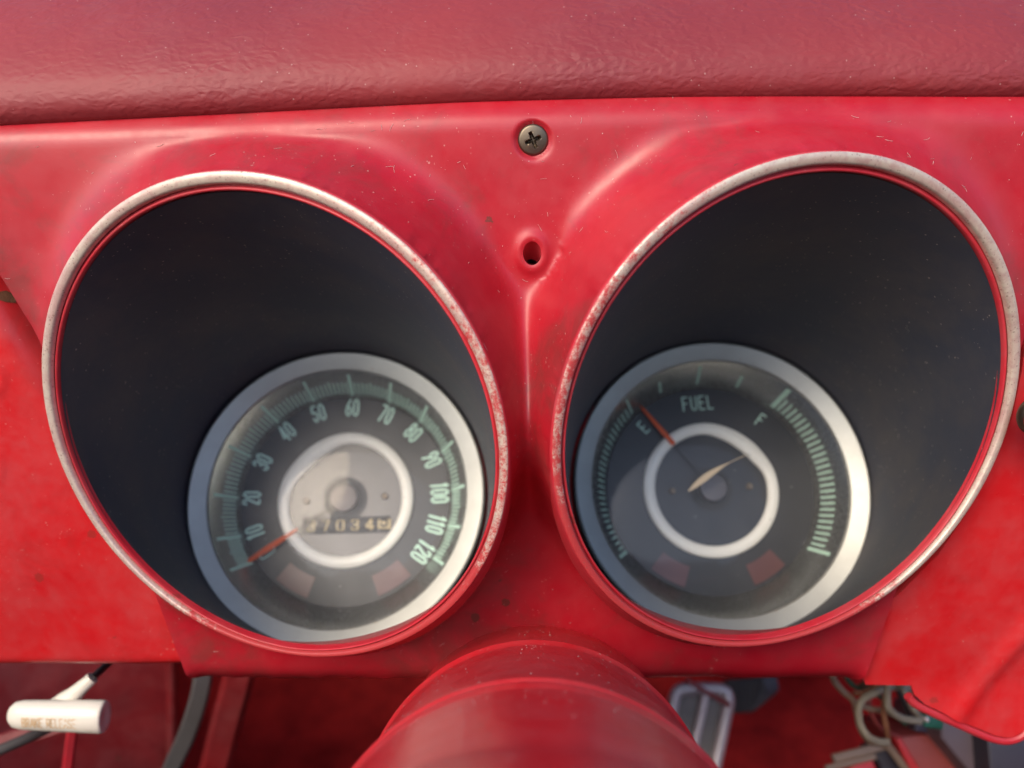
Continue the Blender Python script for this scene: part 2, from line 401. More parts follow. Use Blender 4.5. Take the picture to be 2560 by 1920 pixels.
M['greysteel'] = simple('weathered_grey_steel', (0.26, 0.25, 0.25), 0.42, 0.7, var=0.25, scale=60)
M['chrome'] = m_brushed('bright_pedal_trim', (0.68, 0.60, 0.58), 0.45, metal=0.4)
M['rubber'] = simple('grey_black_rubber', (0.05, 0.045, 0.045), 0.7, var=0.2)
M['striprubber'] = simple('grey_rubber_strip', (0.20, 0.175, 0.155), 0.7, var=0.2)
M['wire_beige'] = simple('beige_wire', (0.24, 0.16, 0.11), 0.45, var=0.1)
M['wire_white'] = simple('white_wire', (0.30, 0.26, 0.19), 0.45, var=0.1)
M['wire_brown'] = simple('brown_wire', (0.24, 0.10, 0.05), 0.45, var=0.1)
M['wire_green'] = simple('grey_green_wire', (0.13, 0.15, 0.11), 0.45, var=0.1)
M['green'] = simple('dark_green_plastic', (0.015, 0.12, 0.075), 0.4, var=0.3)
M['greybox'] = simple('mauve_grey_box', (0.12, 0.085, 0.10), 0.5, var=0.15)
M['navybox'] = simple('dark_navy_box', (0.035, 0.03, 0.045), 0.5, var=0.15)
M['rust_red'] = simple('faded_red_paint', (0.28, 0.05, 0.045), 0.5, var=0.15)
M['rust'] = simple('rust', (0.13, 0.05, 0.02), 0.85, var=0.5, scale=500, bump=0.5)
M['flare_paint'] = simple('pale_flare_paint', (0.62, 0.50, 0.34), 0.6, var=0.1)  # colour of the flare painted on the fuel lens
def m_carpet():
    s = NT('red_carpet'); n = s.noise(28, 6, 0.7); f = s.noise(1100, 3, 0.7)
    c = s.mix(s.ramp(n, [(0.3, 0), (0.7, 1)]), (0.24, 0.010, 0.012), (0.62, 0.028, 0.026))
    c = s.mix(s.math('MULTIPLY', f, 0.5), c, (0.10, 0.006, 0.008))
    s.bsdf(c, 0.95, bump=f, bstr=0.8, bdist=0.002, spec=0.1); return s.m
M['carpet'] = m_carpet()
def m_lens(name, haze):
    """clear acrylic with a dusty film and a painted central glow: fresnel reflection over clear transmission"""
    s = NT(name)
    tr = s.n('ShaderNodeBsdfTransparent'); gl = s.n('ShaderNodeBsdfGlossy', inp={'Roughness': 0.06}); df = s.n('ShaderNodeBsdfDiffuse')
    tr.inputs[0].default_value = (0.95, 0.96, 0.96, 1); gl.inputs[0].default_value = (1, 1, 1, 1); df.inputs[0].default_value = (0.8, 0.8, 0.8, 1)
    fr = s.n('ShaderNodeFresnel', inp={'IOR': 1.27})
    m1 = s.n('ShaderNodeMixShader'); s.l(fr.outputs[0], m1.inputs[0]); s.l(tr.outputs[0], m1.inputs[1]); s.l(gl.outputs[0], m1.inputs[2])
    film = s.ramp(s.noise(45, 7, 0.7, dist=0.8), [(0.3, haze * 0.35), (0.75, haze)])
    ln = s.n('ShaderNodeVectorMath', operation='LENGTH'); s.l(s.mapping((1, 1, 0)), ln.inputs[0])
    glow_mask = s.ramp(s.math('MULTIPLY', ln.outputs['Value'], 20.0), [(0.35, 1), (0.85, 0)])  # reflected glow round the ring, put into the lens colour
    film = s.math('ADD', film, s.math('MULTIPLY', s.math('MULTIPLY', glow_mask, s.ramp(s.noise(110, 6, 0.7, dist=1.0), [(0.3, 0.2), (0.7, 1)])), haze * 0.9))
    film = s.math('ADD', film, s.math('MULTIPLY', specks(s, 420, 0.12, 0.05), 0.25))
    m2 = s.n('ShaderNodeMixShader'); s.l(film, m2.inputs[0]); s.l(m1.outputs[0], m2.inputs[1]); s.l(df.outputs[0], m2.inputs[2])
    s.l(m2.outputs[0], s.out.inputs[0]); return s.m
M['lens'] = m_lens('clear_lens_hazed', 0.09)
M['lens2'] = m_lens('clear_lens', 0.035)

# ------------------------------------------------------------------ the field of the instrument panel and the two pod rims
NF = camdir(0, 0.325, -1)                        # into the dash
FIELD = Plane(P(1330, 960, 0.215), -NF, RIGHT)
def rimplane(cx, cy, yaw, dist):
    n = camdir(math.tan(R(yaw)), math.tan(R(18)), -1)
    o = CAM + n * dist
    r = ray(cx, cy); t = (o - CAM).dot(n) / r.dot(n)
    return Plane(CAM + r * t, -n, RIGHT)
RIM_R = 0.067
RIM_L = rimplane(650.6, 1091, 15, RIM_R / 0.4075)
RIM_R_ = rimplane(2002, 1056.7, -15, RIM_R / 0.4165)
PODS = (RIM_L, RIM_R_)
W = ray(1278, 1480).normalized()                 # axis of both pods, into the dash

def podmap(pl):
    """projects field coordinates (a, b) along the field normal on to the rim plane"""
    k = pl.n.dot(FIELD.n)
    def f(a, b):
        # point p = FIELD.pt(a,b) + t*FIELD.n on the rim plane
        px = FIELD.o.x + FIELD.x.x * a + FIELD.y.x * b; py = FIELD.o.y + FIELD.x.y * a + FIELD.y.y * b; pz = FIELD.o.z + FIELD.x.z * a + FIELD.y.z * b
        dx, dy, dz = pl.o.x - px, pl.o.y - py, pl.o.z - pz
        t = (dx * pl.n.x + dy * pl.n.y + dz * pl.n.z) / k
        qx, qy, qz = -dx + FIELD.n.x * t, -dy + FIELD.n.y * t, -dz + FIELD.n.z * t
        return qx * pl.x.x + qy * pl.x.y + qz * pl.x.z, qx * pl.y.x + qy * pl.y.y + qz * pl.y.z, t
    return f
PM = [podmap(p) for p in PODS]
def podheight(pl, pm, a, b):
    p, q, t = pm(a, b); rho = np.hypot(p, q) + 1e-9
    # height of the nearest rim point above the field
    rp, rq = p / rho * RIM_R, q / rho * RIM_R
    hx = pl.x.dot(FIELD.n); hy = pl.y.dot(FIELD.n); h0 = (pl.o - FIELD.o).dot(FIELD.n)
    hr = np.maximum(h0 + rp * hx + rq * hy, -0.004) - 0.0007
    d = np.maximum(rho - RIM_R, 0.0)
    wd = np.minimum(0.0050 + 0.30 * np.maximum(hr, 0), 0.0092)
    t = np.clip(d / wd, 0, 1)
    g = (1 - t) ** 2.05
    return hr * g, rho, wd
FOLD = [FIELD.ab(x, y) for x, y in ((-400, 352), (0, 338), (640, 314), (1150, 292), (1700, 280), (2560, 281), (3000, 284))]
BOT = [FIELD.ab(x, y) for x, y in ((-400, 1723), (450, 1723), (700, 1728), (1330, 1730), (2150, 1727), (3000, 1723))]
fx, fy = zip(*FOLD); bx_, by_ = zip(*BOT)
HOLE = FIELD.ab(1330, 632); SCREW = FIELD.ab(1333, 350)
def cluster_h(a, b):
    h1, r1, w1 = podheight(PODS[0], PM[0], a, b); h2, r2, w2 = podheight(PODS[1], PM[1], a, b)
    h = h1 + h2
    e = b - np.interp(a, fx, fy)                     # above the fold the flange turns back under the pad
    s = 0.0022
    h = h - 1.25 * 0.5 * (e + np.sqrt(e * e + s * s)) * (e > -0.02)
    bb = b - np.interp(a, bx_, by_)                  # rolled lower edge
    h = h - 0.007 * np.clip(1 - bb / 0.007, 0, 1.2) ** 2.4
    d = np.hypot(a - HOLE[0], (b - HOLE[1]) * 0.80)  # moulded boss round the empty hole
    h = h + 0.0010 * np.exp(-((d - 0.0033) / 0.0014) ** 2)
    d2 = np.hypot(a - SCREW[0], b - SCREW[1])
    h = h - 0.0013 * (1 - np.clip((d2 - 0.0040) / 0.0009, 0, 1))
    h = h + 0.00025 * np.sin(a * 61 + 1) * np.sin(b * 47)
    return h
def pip(poly, x, y):
    inside = np.zeros(len(x), bool); n = len(poly)
    for i in range(n):
        x0, y0 = poly[i]; x1, y1 = poly[(i + 1) % n]
        c = ((y0 > y) != (y1 > y)) & (x < (x1 - x0) * (y - y0) / (y1 - y0 + 1e-15) + x0); inside ^= c
    return inside
def densify(poly, step):
    out = []
    for i in range(len(poly)):
        p, q = np.array(poly[i]), np.array(poly[(i + 1) % len(poly)]); n = max(1, int(np.hypot(*(q - p)) / step))
        out += [tuple(p + (q - p) * k / n) for k in range(n)]
    return out
def sheet(name, plane, outline, holes, hf, step, m, parent=None, skirt=0.006, extra=(), soften=0, crisp=None):
    """a moulded sheet over a plane: outline with holes, heights from hf, edges turned back by skirt"""
    loops = [densify(outline, step)] + [list(h) for h in holes]
    co, ed = [], []
    for lp in loops:
        n0 = len(co); co += lp; ed += [(n0 + i, n0 + (i + 1) % len(lp)) for i in range(len(lp))]
    ca = np.array(co); lo, hi = ca.min(0), ca.max(0)
    gx, gy = np.meshgrid(np.arange(lo[0], hi[0], step), np.arange(lo[1], hi[1], step)); gx[1::2] += step / 2
    g = np.c_[gx.ravel(), gy.ravel()]
    for (cx, cy, rr, st) in extra:
        ex, ey = np.meshgrid(np.arange(-rr, rr, st), np.arange(-rr, rr, st)); k = (ex ** 2 + ey ** 2) < rr * rr
        g = g[np.hypot(g[:, 0] - cx, g[:, 1] - cy) > rr]; g = np.r_[g, np.c_[ex[k] + cx, ey[k] + cy]]
    keep = pip(loops[0], g[:, 0], g[:, 1])
    for h in loops[1:]: keep &= ~pip(h, g[:, 0], g[:, 1])
    g = g[keep]
    # keep clear of the outlines
    cell = {}
    for p in co: cell.setdefault((int(p[0] // step), int(p[1] // step)), []).append(p)
    kk = []
    fine = 0.25 * step
    for p in g:
        i, j = int(p[0] // step), int(p[1] // step); ok = True
        for di in (-1, 0, 1):
            for dj in (-1, 0, 1):
                for q in cell.get((i + di, j + dj), ()):
                    if abs(q[0] - p[0]) + abs(q[1] - p[1]) < fine * 2: ok = False
        kk.append(ok)
    g = g[np.array(kk)]
    pts = [Vector(p) for p in co] + [Vector(p) for p in g]
    rv, re, rf, *_ = delaunay_2d_cdt(pts, ed, [], 0, 1e-9)
    A = np.array([tuple(v) for v in rv]); T = np.array([f for f in rf if len(f) == 3])
    cen = A[T].mean(1); k = pip(loops[0], cen[:, 0], cen[:, 1])
    for h in loops[1:]: k &= ~pip(h, cen[:, 0], cen[:, 1])
    T = T[k]
    e1, e2 = A[T[:, 1]] - A[T[:, 0]], A[T[:, 2]] - A[T[:, 0]]
    neg = e1[:, 0] * e2[:, 1] - e1[:, 1] * e2[:, 0] < 0; T[neg] = T[neg][:, ::-1]
    H = hf(A[:, 0], A[:, 1])
    if soften:                                       # let the moulding flow: relax the heights, edges and small features kept
        E_ = np.r_[T[:, [0, 1]], T[:, [1, 2]], T[:, [2, 0]]]; key = E_.min(1) * len(A) + E_.max(1); u, ct = np.unique(key, return_counts=True)
        E2 = np.c_[u // len(A), u % len(A)]; lam = np.full(len(A), 0.55); lam[E2[ct == 1].ravel()] = 0
        for (cx, cy, rr, st) in extra: lam *= np.clip((np.hypot(A[:, 0] - cx, A[:, 1] - cy) - rr * 0.55) / (rr * 1.3), 0, 1) ** 1.5
        if crisp is not None: lam *= crisp(A[:, 0], A[:, 1])
        deg = np.bincount(E2.ravel(), minlength=len(A)).clip(1)
        for _ in range(soften):
            sm = np.bincount(E2[:, 0], H[E2[:, 1]], len(A)) + np.bincount(E2[:, 1], H[E2[:, 0]], len(A)); H = H + lam * (sm / deg - H)
    V = [plane.pt(a, b, h) for (a, b), h in zip(A, H)]
    Fc = [tuple(int(i) for i in t) for t in T]
    if skirt:
        cnt = {}
        for t in Fc:
            for i in range(3):
                e = (t[i], t[(i + 1) % 3]); cnt[e] = 1
        bd = [e for e in cnt if (e[1], e[0]) not in cnt]; dup = {}
        hp = np.array([q for h in loops[1:] for q in h]) if len(loops) > 1 else np.array([(9.0, 9.0)])
        bd = [e for e in bd if np.min(((hp - (A[e[0]] + A[e[1]]) / 2) ** 2).sum(1)) > (0.0055) ** 2]
        for e in bd:
            for i in e:
                if i not in dup: dup[i] = len(V); V.append(V[i].copy()); V.append(V[i] - plane.n * skirt)
            Fc.append((dup[e[1]], dup[e[0]], dup[e[0]] + 1, dup[e[1]] + 1))
    used = sorted({i for f in Fc for i in f}); rm = {i: k for k, i in enumerate(used)}
    return worldobj(name, [V[i] for i in used], [tuple(rm[i] for i in f) for f in Fc], m, parent, True, None)
def rimloop(pl, rad, n=220):
    out = []
    for k in range(n):
        a = 2 * PI * k / n; p = pl.pt(rad * math.cos(a), rad * math.sin(a)) - FIELD.o
        out.append((p.dot(FIELD.x), p.dot(FIELD.y)))
    return out
def circ2(c, r, n, sy=1.0):
    return [(c[0] + r * math.cos(2 * PI * k / n), c[1] + r * sy * math.sin(2 * PI * k / n)) for k in range(n)]

ip = thing('instrument_panel', 'moulded red plastic instrument panel with two deep round gauge pods', 'instrument panel', FIELD.o)
inL, inR = FIELD.ab(700, 1150), FIELD.ab(1950, 1150)
outl_px = [(-420, 180), (-420, 60), (0, 690), (105, 858), (330, 1180), (384, 1475), (424, 1580), (470, 1700), (490, 1722), (700, 1728), (1330, 1730), (2130, 1727), (2155, 1710), (2200, 1590), (2243, 1470), (2300, 1180), (2500, 960), (2556, 845), (2700, 640), (2980, 300), (2980, 180)]
outl_px[1] = (-420, 130)
outl = [FIELD.ab(x, y) for x, y in outl_px]
# the outline passes inside both pods where the pod rims themselves are the edge: cut those stretches by the holes
pod_holes = [rimloop(RIM_L, RIM_R - 0.0005), rimloop(RIM_R_, RIM_R - 0.0005)]
sheet('panel_face', FIELD, outl, pod_holes + [circ2(HOLE, 0.0024, 36, 1.3), circ2(SCREW, 0.0025, 28)], cluster_h, 0.00105, M['panel'], ip, 0.006, extra=((HOLE[0], HOLE[1], 0.008, 0.00055), (SCREW[0], SCREW[1], 0.007, 0.0006)), soften=45, crisp=lambda a, b: np.clip((np.interp(a, fx, fy) - b - 0.0035) / 0.004, 0, 1))

# pod rims, bright trims and liners
NR = 160
def circ3(pl, rad, h, shift=None):
    """ring on a rim plane; the edge of the pod is broad at its top and thins towards the bottom"""
    out = []
    for k in range(NR):
        a = 2 * PI * k / NR; kk = 0.34 + 0.66 * max(0.0, 0.5 + 0.5 * math.cos(a)) ** 0.55
        r = RIM_R - (RIM_R - rad) * kk if rad < RIM_R - 0.00015 else rad
        out.append(pl.pt(r * math.sin(a), r * math.cos(a), h * (kk if h > 0 else 1)) + (shift or Vector()))
    return out
GZ = 0.313                                         # distance of the dials from the lens
SP_O, FU_O = P(865, 1248, GZ), P(1778, 1222, GZ)
UG = (FU_O - SP_O); UG = (UG - W * UG.dot(W)).normalized()
SPEEDO = Plane(SP_O, -W, UG); FUEL = Plane(SP_O + UG * (FU_O - SP_O).dot(UG), -W, UG)
for i, (pl, gp) in enumerate(((RIM_L, SPEEDO), (RIM_R_, FUEL))):
    side = ('left', 'right')[i]
    # outer red wall behind the trim
    rg = [circ3(pl, RIM_R + 0.0010, 0, (gp.o - pl.o).normalized() * 0.018), circ3(pl, RIM_R + 0.0001, -0.0008), circ3(pl, RIM_R - 0.0001, 0.0002), circ3(pl, RIM_R - 0.0004, 0.0004)]
    worldobj('pod_wall', *loft(rg), M['rim_red'], ip, True, None)
    prof = [(RIM_R - 0.0002, 0.0002), (RIM_R - 0.0003, 0.0006), (RIM_R - 0.0006, 0.0008), (RIM_R - 0.0015, 0.00085), (RIM_R - 0.0025, 0.0007), (RIM_R - 0.0028, 0.0005), (RIM_R - 0.0031, 0.0001), (RIM_R - 0.0033, -0.001)]
    tr_ = worldobj('bright_trim', *loft([circ3(pl, r, h) for r, h in prof]), M['trim'], ip, True, 50)
    at = tr_.data.attributes.new('wear', 'FLOAT', 'POINT')          # where the plating has rubbed through to the red plastic
    for vi in range(len(tr_.data.vertices)):
        d = 360.0 * (vi % NR) / NR; c_, wd_, lo_ = ((165, 46, 0.10), (203, 52, 0.15))[i]
        c2_, w2_ = ((80, 52), (285, 48))[i]
        dd_ = abs((d - c_ + 180) % 360 - 180); d2_ = abs((d - c2_ + 180) % 360 - 180)
        at.data[vi].value = min(1.0, lo_ + math.exp(-(dd_ / wd_) ** 4) + 0.42 * math.exp(-(d2_ / w2_) ** 2))
    prof = [(RIM_R - 0.0033, -0.0012), (RIM_R - 0.0037, -0.0013), (RIM_R - 0.0039, -0.0008), (RIM_R - 0.0044, -0.0005), (RIM_R - 0.0048, -0.0010), (RIM_R - 0.0048, -0.003)]
    worldobj('inner_lip', *loft([circ3(pl, r, h) for r, h in prof]), M['rim_red'], ip, True, None)
    top = circ3(pl, RIM_R - 0.00505, -0.0018); bot = [gp.pt(0.0578 * math.sin(2 * PI * k / NR), 0.0578 * math.cos(2 * PI * k / NR), 0.006) for k in range(NR)]
    rings = []
    for s in range(13):
        t = s / 12; rings.append([a.lerp(b, t) for a, b in zip(top, bot)])
    worldobj('pod_liner', *loft(rings), M['liner'], ip, True, None)
    bk = [gp.pt(0.060 * math.sin(2 * PI * k / NR), 0.060 * math.cos(2 * PI * k / NR), -0.008) for k in range(NR)]
# empty screw hole: bore and dark bottom
hb = FIELD.pt(*HOLE)
hc = lambda r, d, sy: [hb + FIELD.x * (r * math.sin(2 * PI * k / 36)) + FIELD.y * (r * sy * math.cos(2 * PI * k / 36)) + W * d for k in range(36)]
worldobj('hole_bore', *loft([hc(0.0024, -0.0006, 1.3), hc(0.0023, 0.002, 1.15), hc(0.0023, 0.0085, 1.0), hc(0.0020, 0.0088, 1.0)]), M['rim_red'], ip, True, None)
V, Fc = loft([hc(0.0021, 0.0088, 1.0), hc(0.0019, 0.02, 1.0)]); Fc.append(tuple(range(36, 72))); worldobj('hole_depth', V, Fc, M['black'], ip)

# countersunk cross-head screw
def screw_head(name, plane, a, b, h, r, m, parent, rot=0.2):
    """domed disc with a recessed cross"""
    n = 48; V, Fc = [], []
    bm = bmesh.new()
    step = r / 16
    pts = [Vector((0, 0))]
    for i in range(1, 17):
        k = max(8, 6 * i)
        pts += [Vector((i * step * math.cos(2 * PI * q / k), i * step * math.sin(2 * PI * q / k))) for q in range(k)]
    rv, re, rf, *_ = delaunay_2d_cdt(pts, [], [], 0, 1e-9)
    out = []
    for v in rv:
        x, y = v.x * math.cos(rot) + v.y * math.sin(rot), -v.x * math.sin(rot) + v.y * math.cos(rot)
        rr = math.hypot(x, y) / r
        z = 0.00045 * (1 - rr * rr) - (0.0006 * max(0, (rr - 0.9) / 0.1) ** 2)
        arm = min(abs(x), abs(y)) / r; ln = max(abs(x), abs(y)) / r
        c = max(0.0, 1 - max(0, arm - 0.05) / 0.07) * max(0.0, min(1.0, (0.55 - ln) / 0.18))
        out.append(plane.pt(a + v.x, b + v.y, h + z - 0.0016 * c))
    return worldobj(name, out, [tuple(f) for f in rf], m, parent, True, 40)
screw_head('screw', FIELD, SCREW[0], SCREW[1], -0.0009, 0.0039, M['screw'], ip, 0.35)

# ------------------------------------------------------------------ padded dash top
pad_edge = [(-700, 345), (-300, 322), (0, 306), (450, 283), (900, 262), (1333, 245), (1900, 237), (2560, 237), (3000, 240), (3400, 244)]
path = spline([P(x, y, 0.1962) for x, y in pad_edge], 10)
upv = camdir(0, 1, 0); tov = camdir(0, 0, 1)
prof = [(-0.0005, -0.02), (-0.0008, -0.006), (-0.0004, -0.001), (0.0004, 0.0008), (0.002, 0.0022), (0.005, 0.003), (0.010, 0.0026), (0.018, -0.0005), (0.028, -0.0062), (0.040, -0.015), (0.055, -0.029), (0.07, -0.048), (0.08, -0.075), (0.085, -0.12), (0.087, -0.20)]
prof = [(v.x, v.y) for v in spline([Vector((u, t, 0)) for u, t in prof], 5)]
rings = [[p + upv * u + tov * t for (u, t) in prof] for p in path]
o = worldobj('dash_pad', *loft(rings, False), M['vinyl'], None, True, None)
setp(o, 'grained dusty red vinyl dash pad running along the top', 'dash pad')

# ------------------------------------------------------------------ painted steel dash either side
FIELD2 = Plane(FIELD.o - FIELD.n * 0.0085, FIELD.n, RIGHT)
def side_left(a, b):
    x0, y0 = FIELD2.ab(0, 690); x1, y1 = FIELD2.ab(105, 858); l = math.hypot(x1 - x0, y1 - y0)
    d = ((a - x0) * (y1 - y0) - (b - y0) * (x1 - x0)) / l              # distance from the sloping edge, positive to the lower left
    h = -0.0045 - 0.008 * np.clip(1 - d / 0.009, 0, 1.5) ** 2.2
    eb = b - FIELD2.ab(200, 1664)[1]
    h = h - 0.006 * np.clip(1 - eb / 0.006, 0, 1.2) ** 2.2
    for px, py, r, dep in ((-24, 930, 0.0040, 0.0014), (-36, 1146, 0.0050, 0.0032)):
        ca, cb = FIELD2.ab(px, py); q = np.hypot(a - ca, b - cb)
        h = h - dep / (1 + np.exp((q - r) / 0.0006)) + 0.0007 * np.exp(-((q - r - 0.0015) / 0.0012) ** 2)
    h = h + 0.0006 * np.sin(a * 60 + b * 35) + 0.0004 * np.sin(b * 90 - a * 40)
    return h
pl_px = [(-420, 20), (-20, 660), (105, 846), (128, 880), (142, 990), (177, 1130), (224, 1240), (278, 1312), (384, 1436), (458, 1500), (476, 1600), (480, 1664), (200, 1664), (0, 1671), (-420, 1678)]
o = sheet('lower_dashboard', FIELD, [FIELD2.ab(x, y) for x, y in pl_px], [], side_left, 0.0014, M['steel'], None, 0.003)
setp(o, 'red enamelled steel dash panel with rust spot, above the white brake handle', 'dash panel')
rs = []
rc = FIELD2.ab(12, 742)
poly = []
for k in range(16):
    a = 2 * PI * k / 16; rr = random.uniform(0.55, 1.2); poly.append((rc[0] + 0.0034 * rr * math.cos(a) * 1.1, rc[1] + 0.0017 * rr * math.sin(a) - 0.3 * 0.0034 * rr * math.cos(a)))
pv = [FIELD.pt(a, b, float(side_left(np.array([a]), np.array([b]))[0]) + 0.00025) for a, b in [rc] + poly]
worldobj('rust_patch', pv, [(0, 1 + k, 1 + (k + 1) % 16) for k in range(16)], M['rust'], None).parent = None
rp = bpy.data.objects['rust_patch']; mw = rp.location.copy(); rp.parent = o; rp.location = mw - o.location

RB = FIELD2.ab(2340, 1690)[1]
def side_right(a, b):
    h = np.full_like(a, -0.005)
    x0, y0 = FIELD2.ab(2640, 1470); x1, y1 = FIELD2.ab(2430, 1690); l = math.hypot(x1 - x0, y1 - y0)
    d = ((a - x0) * (y1 - y0) - (b - y0) * (x1 - x0)) / l * -1
    h = h + 0.06 * 0.5 * (d + np.sqrt(d * d + 0.003 ** 2)) + 0.0016 * np.exp(-(d / 0.0035) ** 2)
    eb = b - FIELD2.ab(2340, 1692)[1]
    h = h + 0.22 * 0.5 * (-eb + np.sqrt(eb * eb + 0.003 ** 2))
    h = h + 0.0005 * np.sin(a * 50 + b * 35)
    return h
pr_px = [(2128, 1560), (2135, 1640), (2150, 1690), (2262, 1692), (2268, 1712), (2292, 1733), (2400, 1776), (2455, 1795), (2490, 1798), (2520, 1786), (2560, 1742), (2640, 1640), (2900, 1400), (2980, 700), (2620, 640), (2540, 860), (2533, 922), (2511, 1035), (2465, 1149), (2407, 1264), (2333, 1373), (2246, 1458)]
o = sheet('lower_dashboard', FIELD, [FIELD2.ab(x, y) for x, y in pr_px], [], side_right, 0.0014, M['steel'], None, 0.0015)
setp(o, 'glossy red steel dash panel with creased lower corner beside the fuel gauge', 'dash panel')
low = [FIELD2.ab(x, y) for x, y in ((2268, 1712), (2292, 1733), (2400, 1776), (2455, 1795), (2490, 1798), (2520, 1786), (2560, 1742), (2640, 1640), (2720, 1560))]
lp_ = []
for i in range(len(low)):
    t = Vector(low[min(i + 1, len(low) - 1)]) - Vector(low[max(i - 1, 0)]); t = Vector((t.x, t.y)).normalized()
    q = Vector(low[i]) + Vector((t.y, -t.x)) * 0.0020
    lp_.append(FIELD.pt(q.x, q.y, float(side_right(np.array([low[i][0]]), np.array([low[i][1]]))[0]) - 0.0012))
V, Fc = tube(spline(lp_, 6), 0.0014, 10)
worldobj('rolled_lip', V, Fc, M['rim_red'], o)
lip2 = [FIELD.hit(x, y) - FIELD.n * 0.012 for x, y in ((2440, 1800), (2500, 1822), (2540, 1800), (2600, 1730), (2700, 1640), (2700, 1800), (2600, 1850), (2520, 1846))]
worldobj('lower_corner', *prism(lip2, -FIELD.n, 0.004, 0.001), M['steel'], o)

# knob at the right edge
kp = Plane(P(2618, 1048, 0.207), -NF, RIGHT)
k = thing('dash_switch', 'dark red dash knob cut off by the right edge beside the fuel pod', 'knob', mat=kp.mat())
link('knob_body', mesh('knob_body', *lathe([(0.0040, -0.0060), (0.0045, -0.0040), (0.0053, -0.003), (0.0056, 0.0), (0.0050, 0.003), (0.003, 0.0042), (0.0001, 0.0045)], 40), M['column'], True, 40), k)
link('knob_collar', mesh('knob_collar', *lathe([(0.0055, -0.0045), (0.0060, -0.0035), (0.0060, -0.002), (0.0055, -0.0012)], 40), M['screw'], True, 40), k)

# ------------------------------------------------------------------ gauges
BEZ = 0.018
def coneZ(r): return max(0.0, (r - 0.0422) / (0.0505 - 0.0422)) * 0.0155
def ring_irregular(r0, r1, z, notch, n=120):
    """flat raised ring, its inner edge swollen where it has warped"""
    rings = [[], [], [], []]
    for k in range(n):
        a = 2 * PI * k / n; d = math.degrees(a); d = d - 360 if d > 180 else d
        wv = sum(am * math.exp(-((d - c) / s) ** 2) for c, s, am in notch)
        wo_ = sum(am2 * math.exp(-((d - c) / s) ** 2) for c, s, am2 in [(c, s, am * 0.35) for c, s, am in notch])
        ro, ri = r1 - wo_, r0 - wv
        for q, (r, zz) in enumerate(((ro + 0.0001, z - 0.0012), (ro - 0.0004, z), (ri + 0.0004, z), (ri, z - 0.0012))):
            rings[q].append((r * math.sin(a), r * math.cos(a), zz))
    return loft(rings)
def gauge_common(root, ring_notch, inner_mat, hub_mat, lens_mat):
    add = lambda name, vf, m, auto=35: link(name, mesh(name, *vf, m, True, auto), root)
    add('bezel', lathe([(0.0500, 0.0150), (0.0500, 0.0160), (0.0503, 0.0166), (0.0553, 0.0186), (0.0562, 0.0189), (0.0569, 0.0186), (0.0573, 0.0176), (0.0573, 0.012), (0.0573, -0.004)], 128), M['bezel'], 30)
    add('dial_surround', lathe([(0.0420, -0.0004), (0.0424, 0.0004), (0.0440, 0.0033), (0.0470, 0.0089), (0.0495, 0.0136), (0.0503, 0.0148)], 128), M['cone'], 60)
    V, Fc = lathe([(0.0425, 0.0), (0.0300, 0.0), (0.0001, 0.0)], 96); add('dial', (V, Fc), M['dial'])
    V, Fc = lathe([(0.0236, 0.0003), (0.012, 0.0003), (0.0001, 0.0003)], 72); add('dial_plate', (V, Fc), inner_mat)
    add('white_ring', ring_irregular(0.0228, 0.0274, 0.0022, ring_notch), M['ringwhite'], None)
    add('hub_shadow_disc', lathe([(0.0088, 0.0006), (0.004, 0.0006), (0.0001, 0.0006)], 40), M['black'])  # flat black disc paints the gap and shadow round the raised hub
    add('hub_cap', lathe([(0.0052, 0.0006), (0.0055, 0.0050), (0.0052, 0.0056), (0.003, 0.0058), (0.0001, 0.0058)], 48), hub_mat, 40)
    for a0, a1 in ((-160, -139), (139, 160)):
        w_ = add('indicator_window', sector(0.0325, 0.0408, a0, a1, 0.0005), M['window'])
    for sx in (-1, 1):
        s = add('dial_screw', lathe([(0.0014, 0.0004), (0.0013, 0.0012), (0.0008, 0.0015), (0.0001, 0.0014)], 20), M['screw'])
        s.location = (sx * 0.0158, 0.0006 if sx > 0 else -0.0004, 0)
    L = [(0.0508, 0.0150)]
    for i in range(1, 15):
        t = i / 14; r = 0.0508 * (1 - t) + 0.0001 * t; L.append((r, 0.0150 + 0.0052 * (1 - (r / 0.0508) ** 2)))
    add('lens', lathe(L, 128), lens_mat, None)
def place2d(vf, a, r, z, rot=None):
    """flat print at dial angle a (clockwise from top), radius r; letters stand outwards"""
    a = R(a); c, s = math.cos(a), math.sin(a)
    cx, cy = r * s, r * c
    return [(cx + x * c + y * s, cy - x * s + y * c, z + h) for x, y, h in vf[0]], vf[1]
def tick(a, r0, r1, w, lift=0.00025):
    """bar on the sloping surround"""
    a = R(a); V = []
    for r in (r0, (r0 + r1) / 2, r1):
        z = coneZ(r) + lift
        for s in (-1, 1):
            V.append((r * math.sin(a) + s * w / 2 * math.cos(a), r * math.cos(a) - s * w / 2 * math.sin(a), z))
    return V, [(0, 1, 3, 2), (2, 3, 5, 4)]
def needle(a, r0, r1, w, wtail, z, diamond=True):
    a = R(a); prof = [(r0, wtail), (r0 + (r1 - r0) * 0.3, wtail * 1.1 if not diamond else w * 0.85), (r0 + (r1 - r0) * 0.5, w), (r0 + (r1 - r0) * 0.85, w * 0.75), (r1, w * 0.25)]
    V = []
    for r, ww in prof:
        for s, zz in ((-1, 0), (0, 0.0004), (1, 0)):
            V.append((r * math.sin(a) + s * ww / 2 * math.cos(a), r * math.cos(a) - s * ww / 2 * math.sin(a), z + zz))
    Fc = []
    for i in range(len(prof) - 1):
        Fc += [(3 * i, 3 * i + 1, 3 * i + 4, 3 * i + 3), (3 * i + 1, 3 * i + 2, 3 * i + 5, 3 * i + 4)]
    return V, Fc

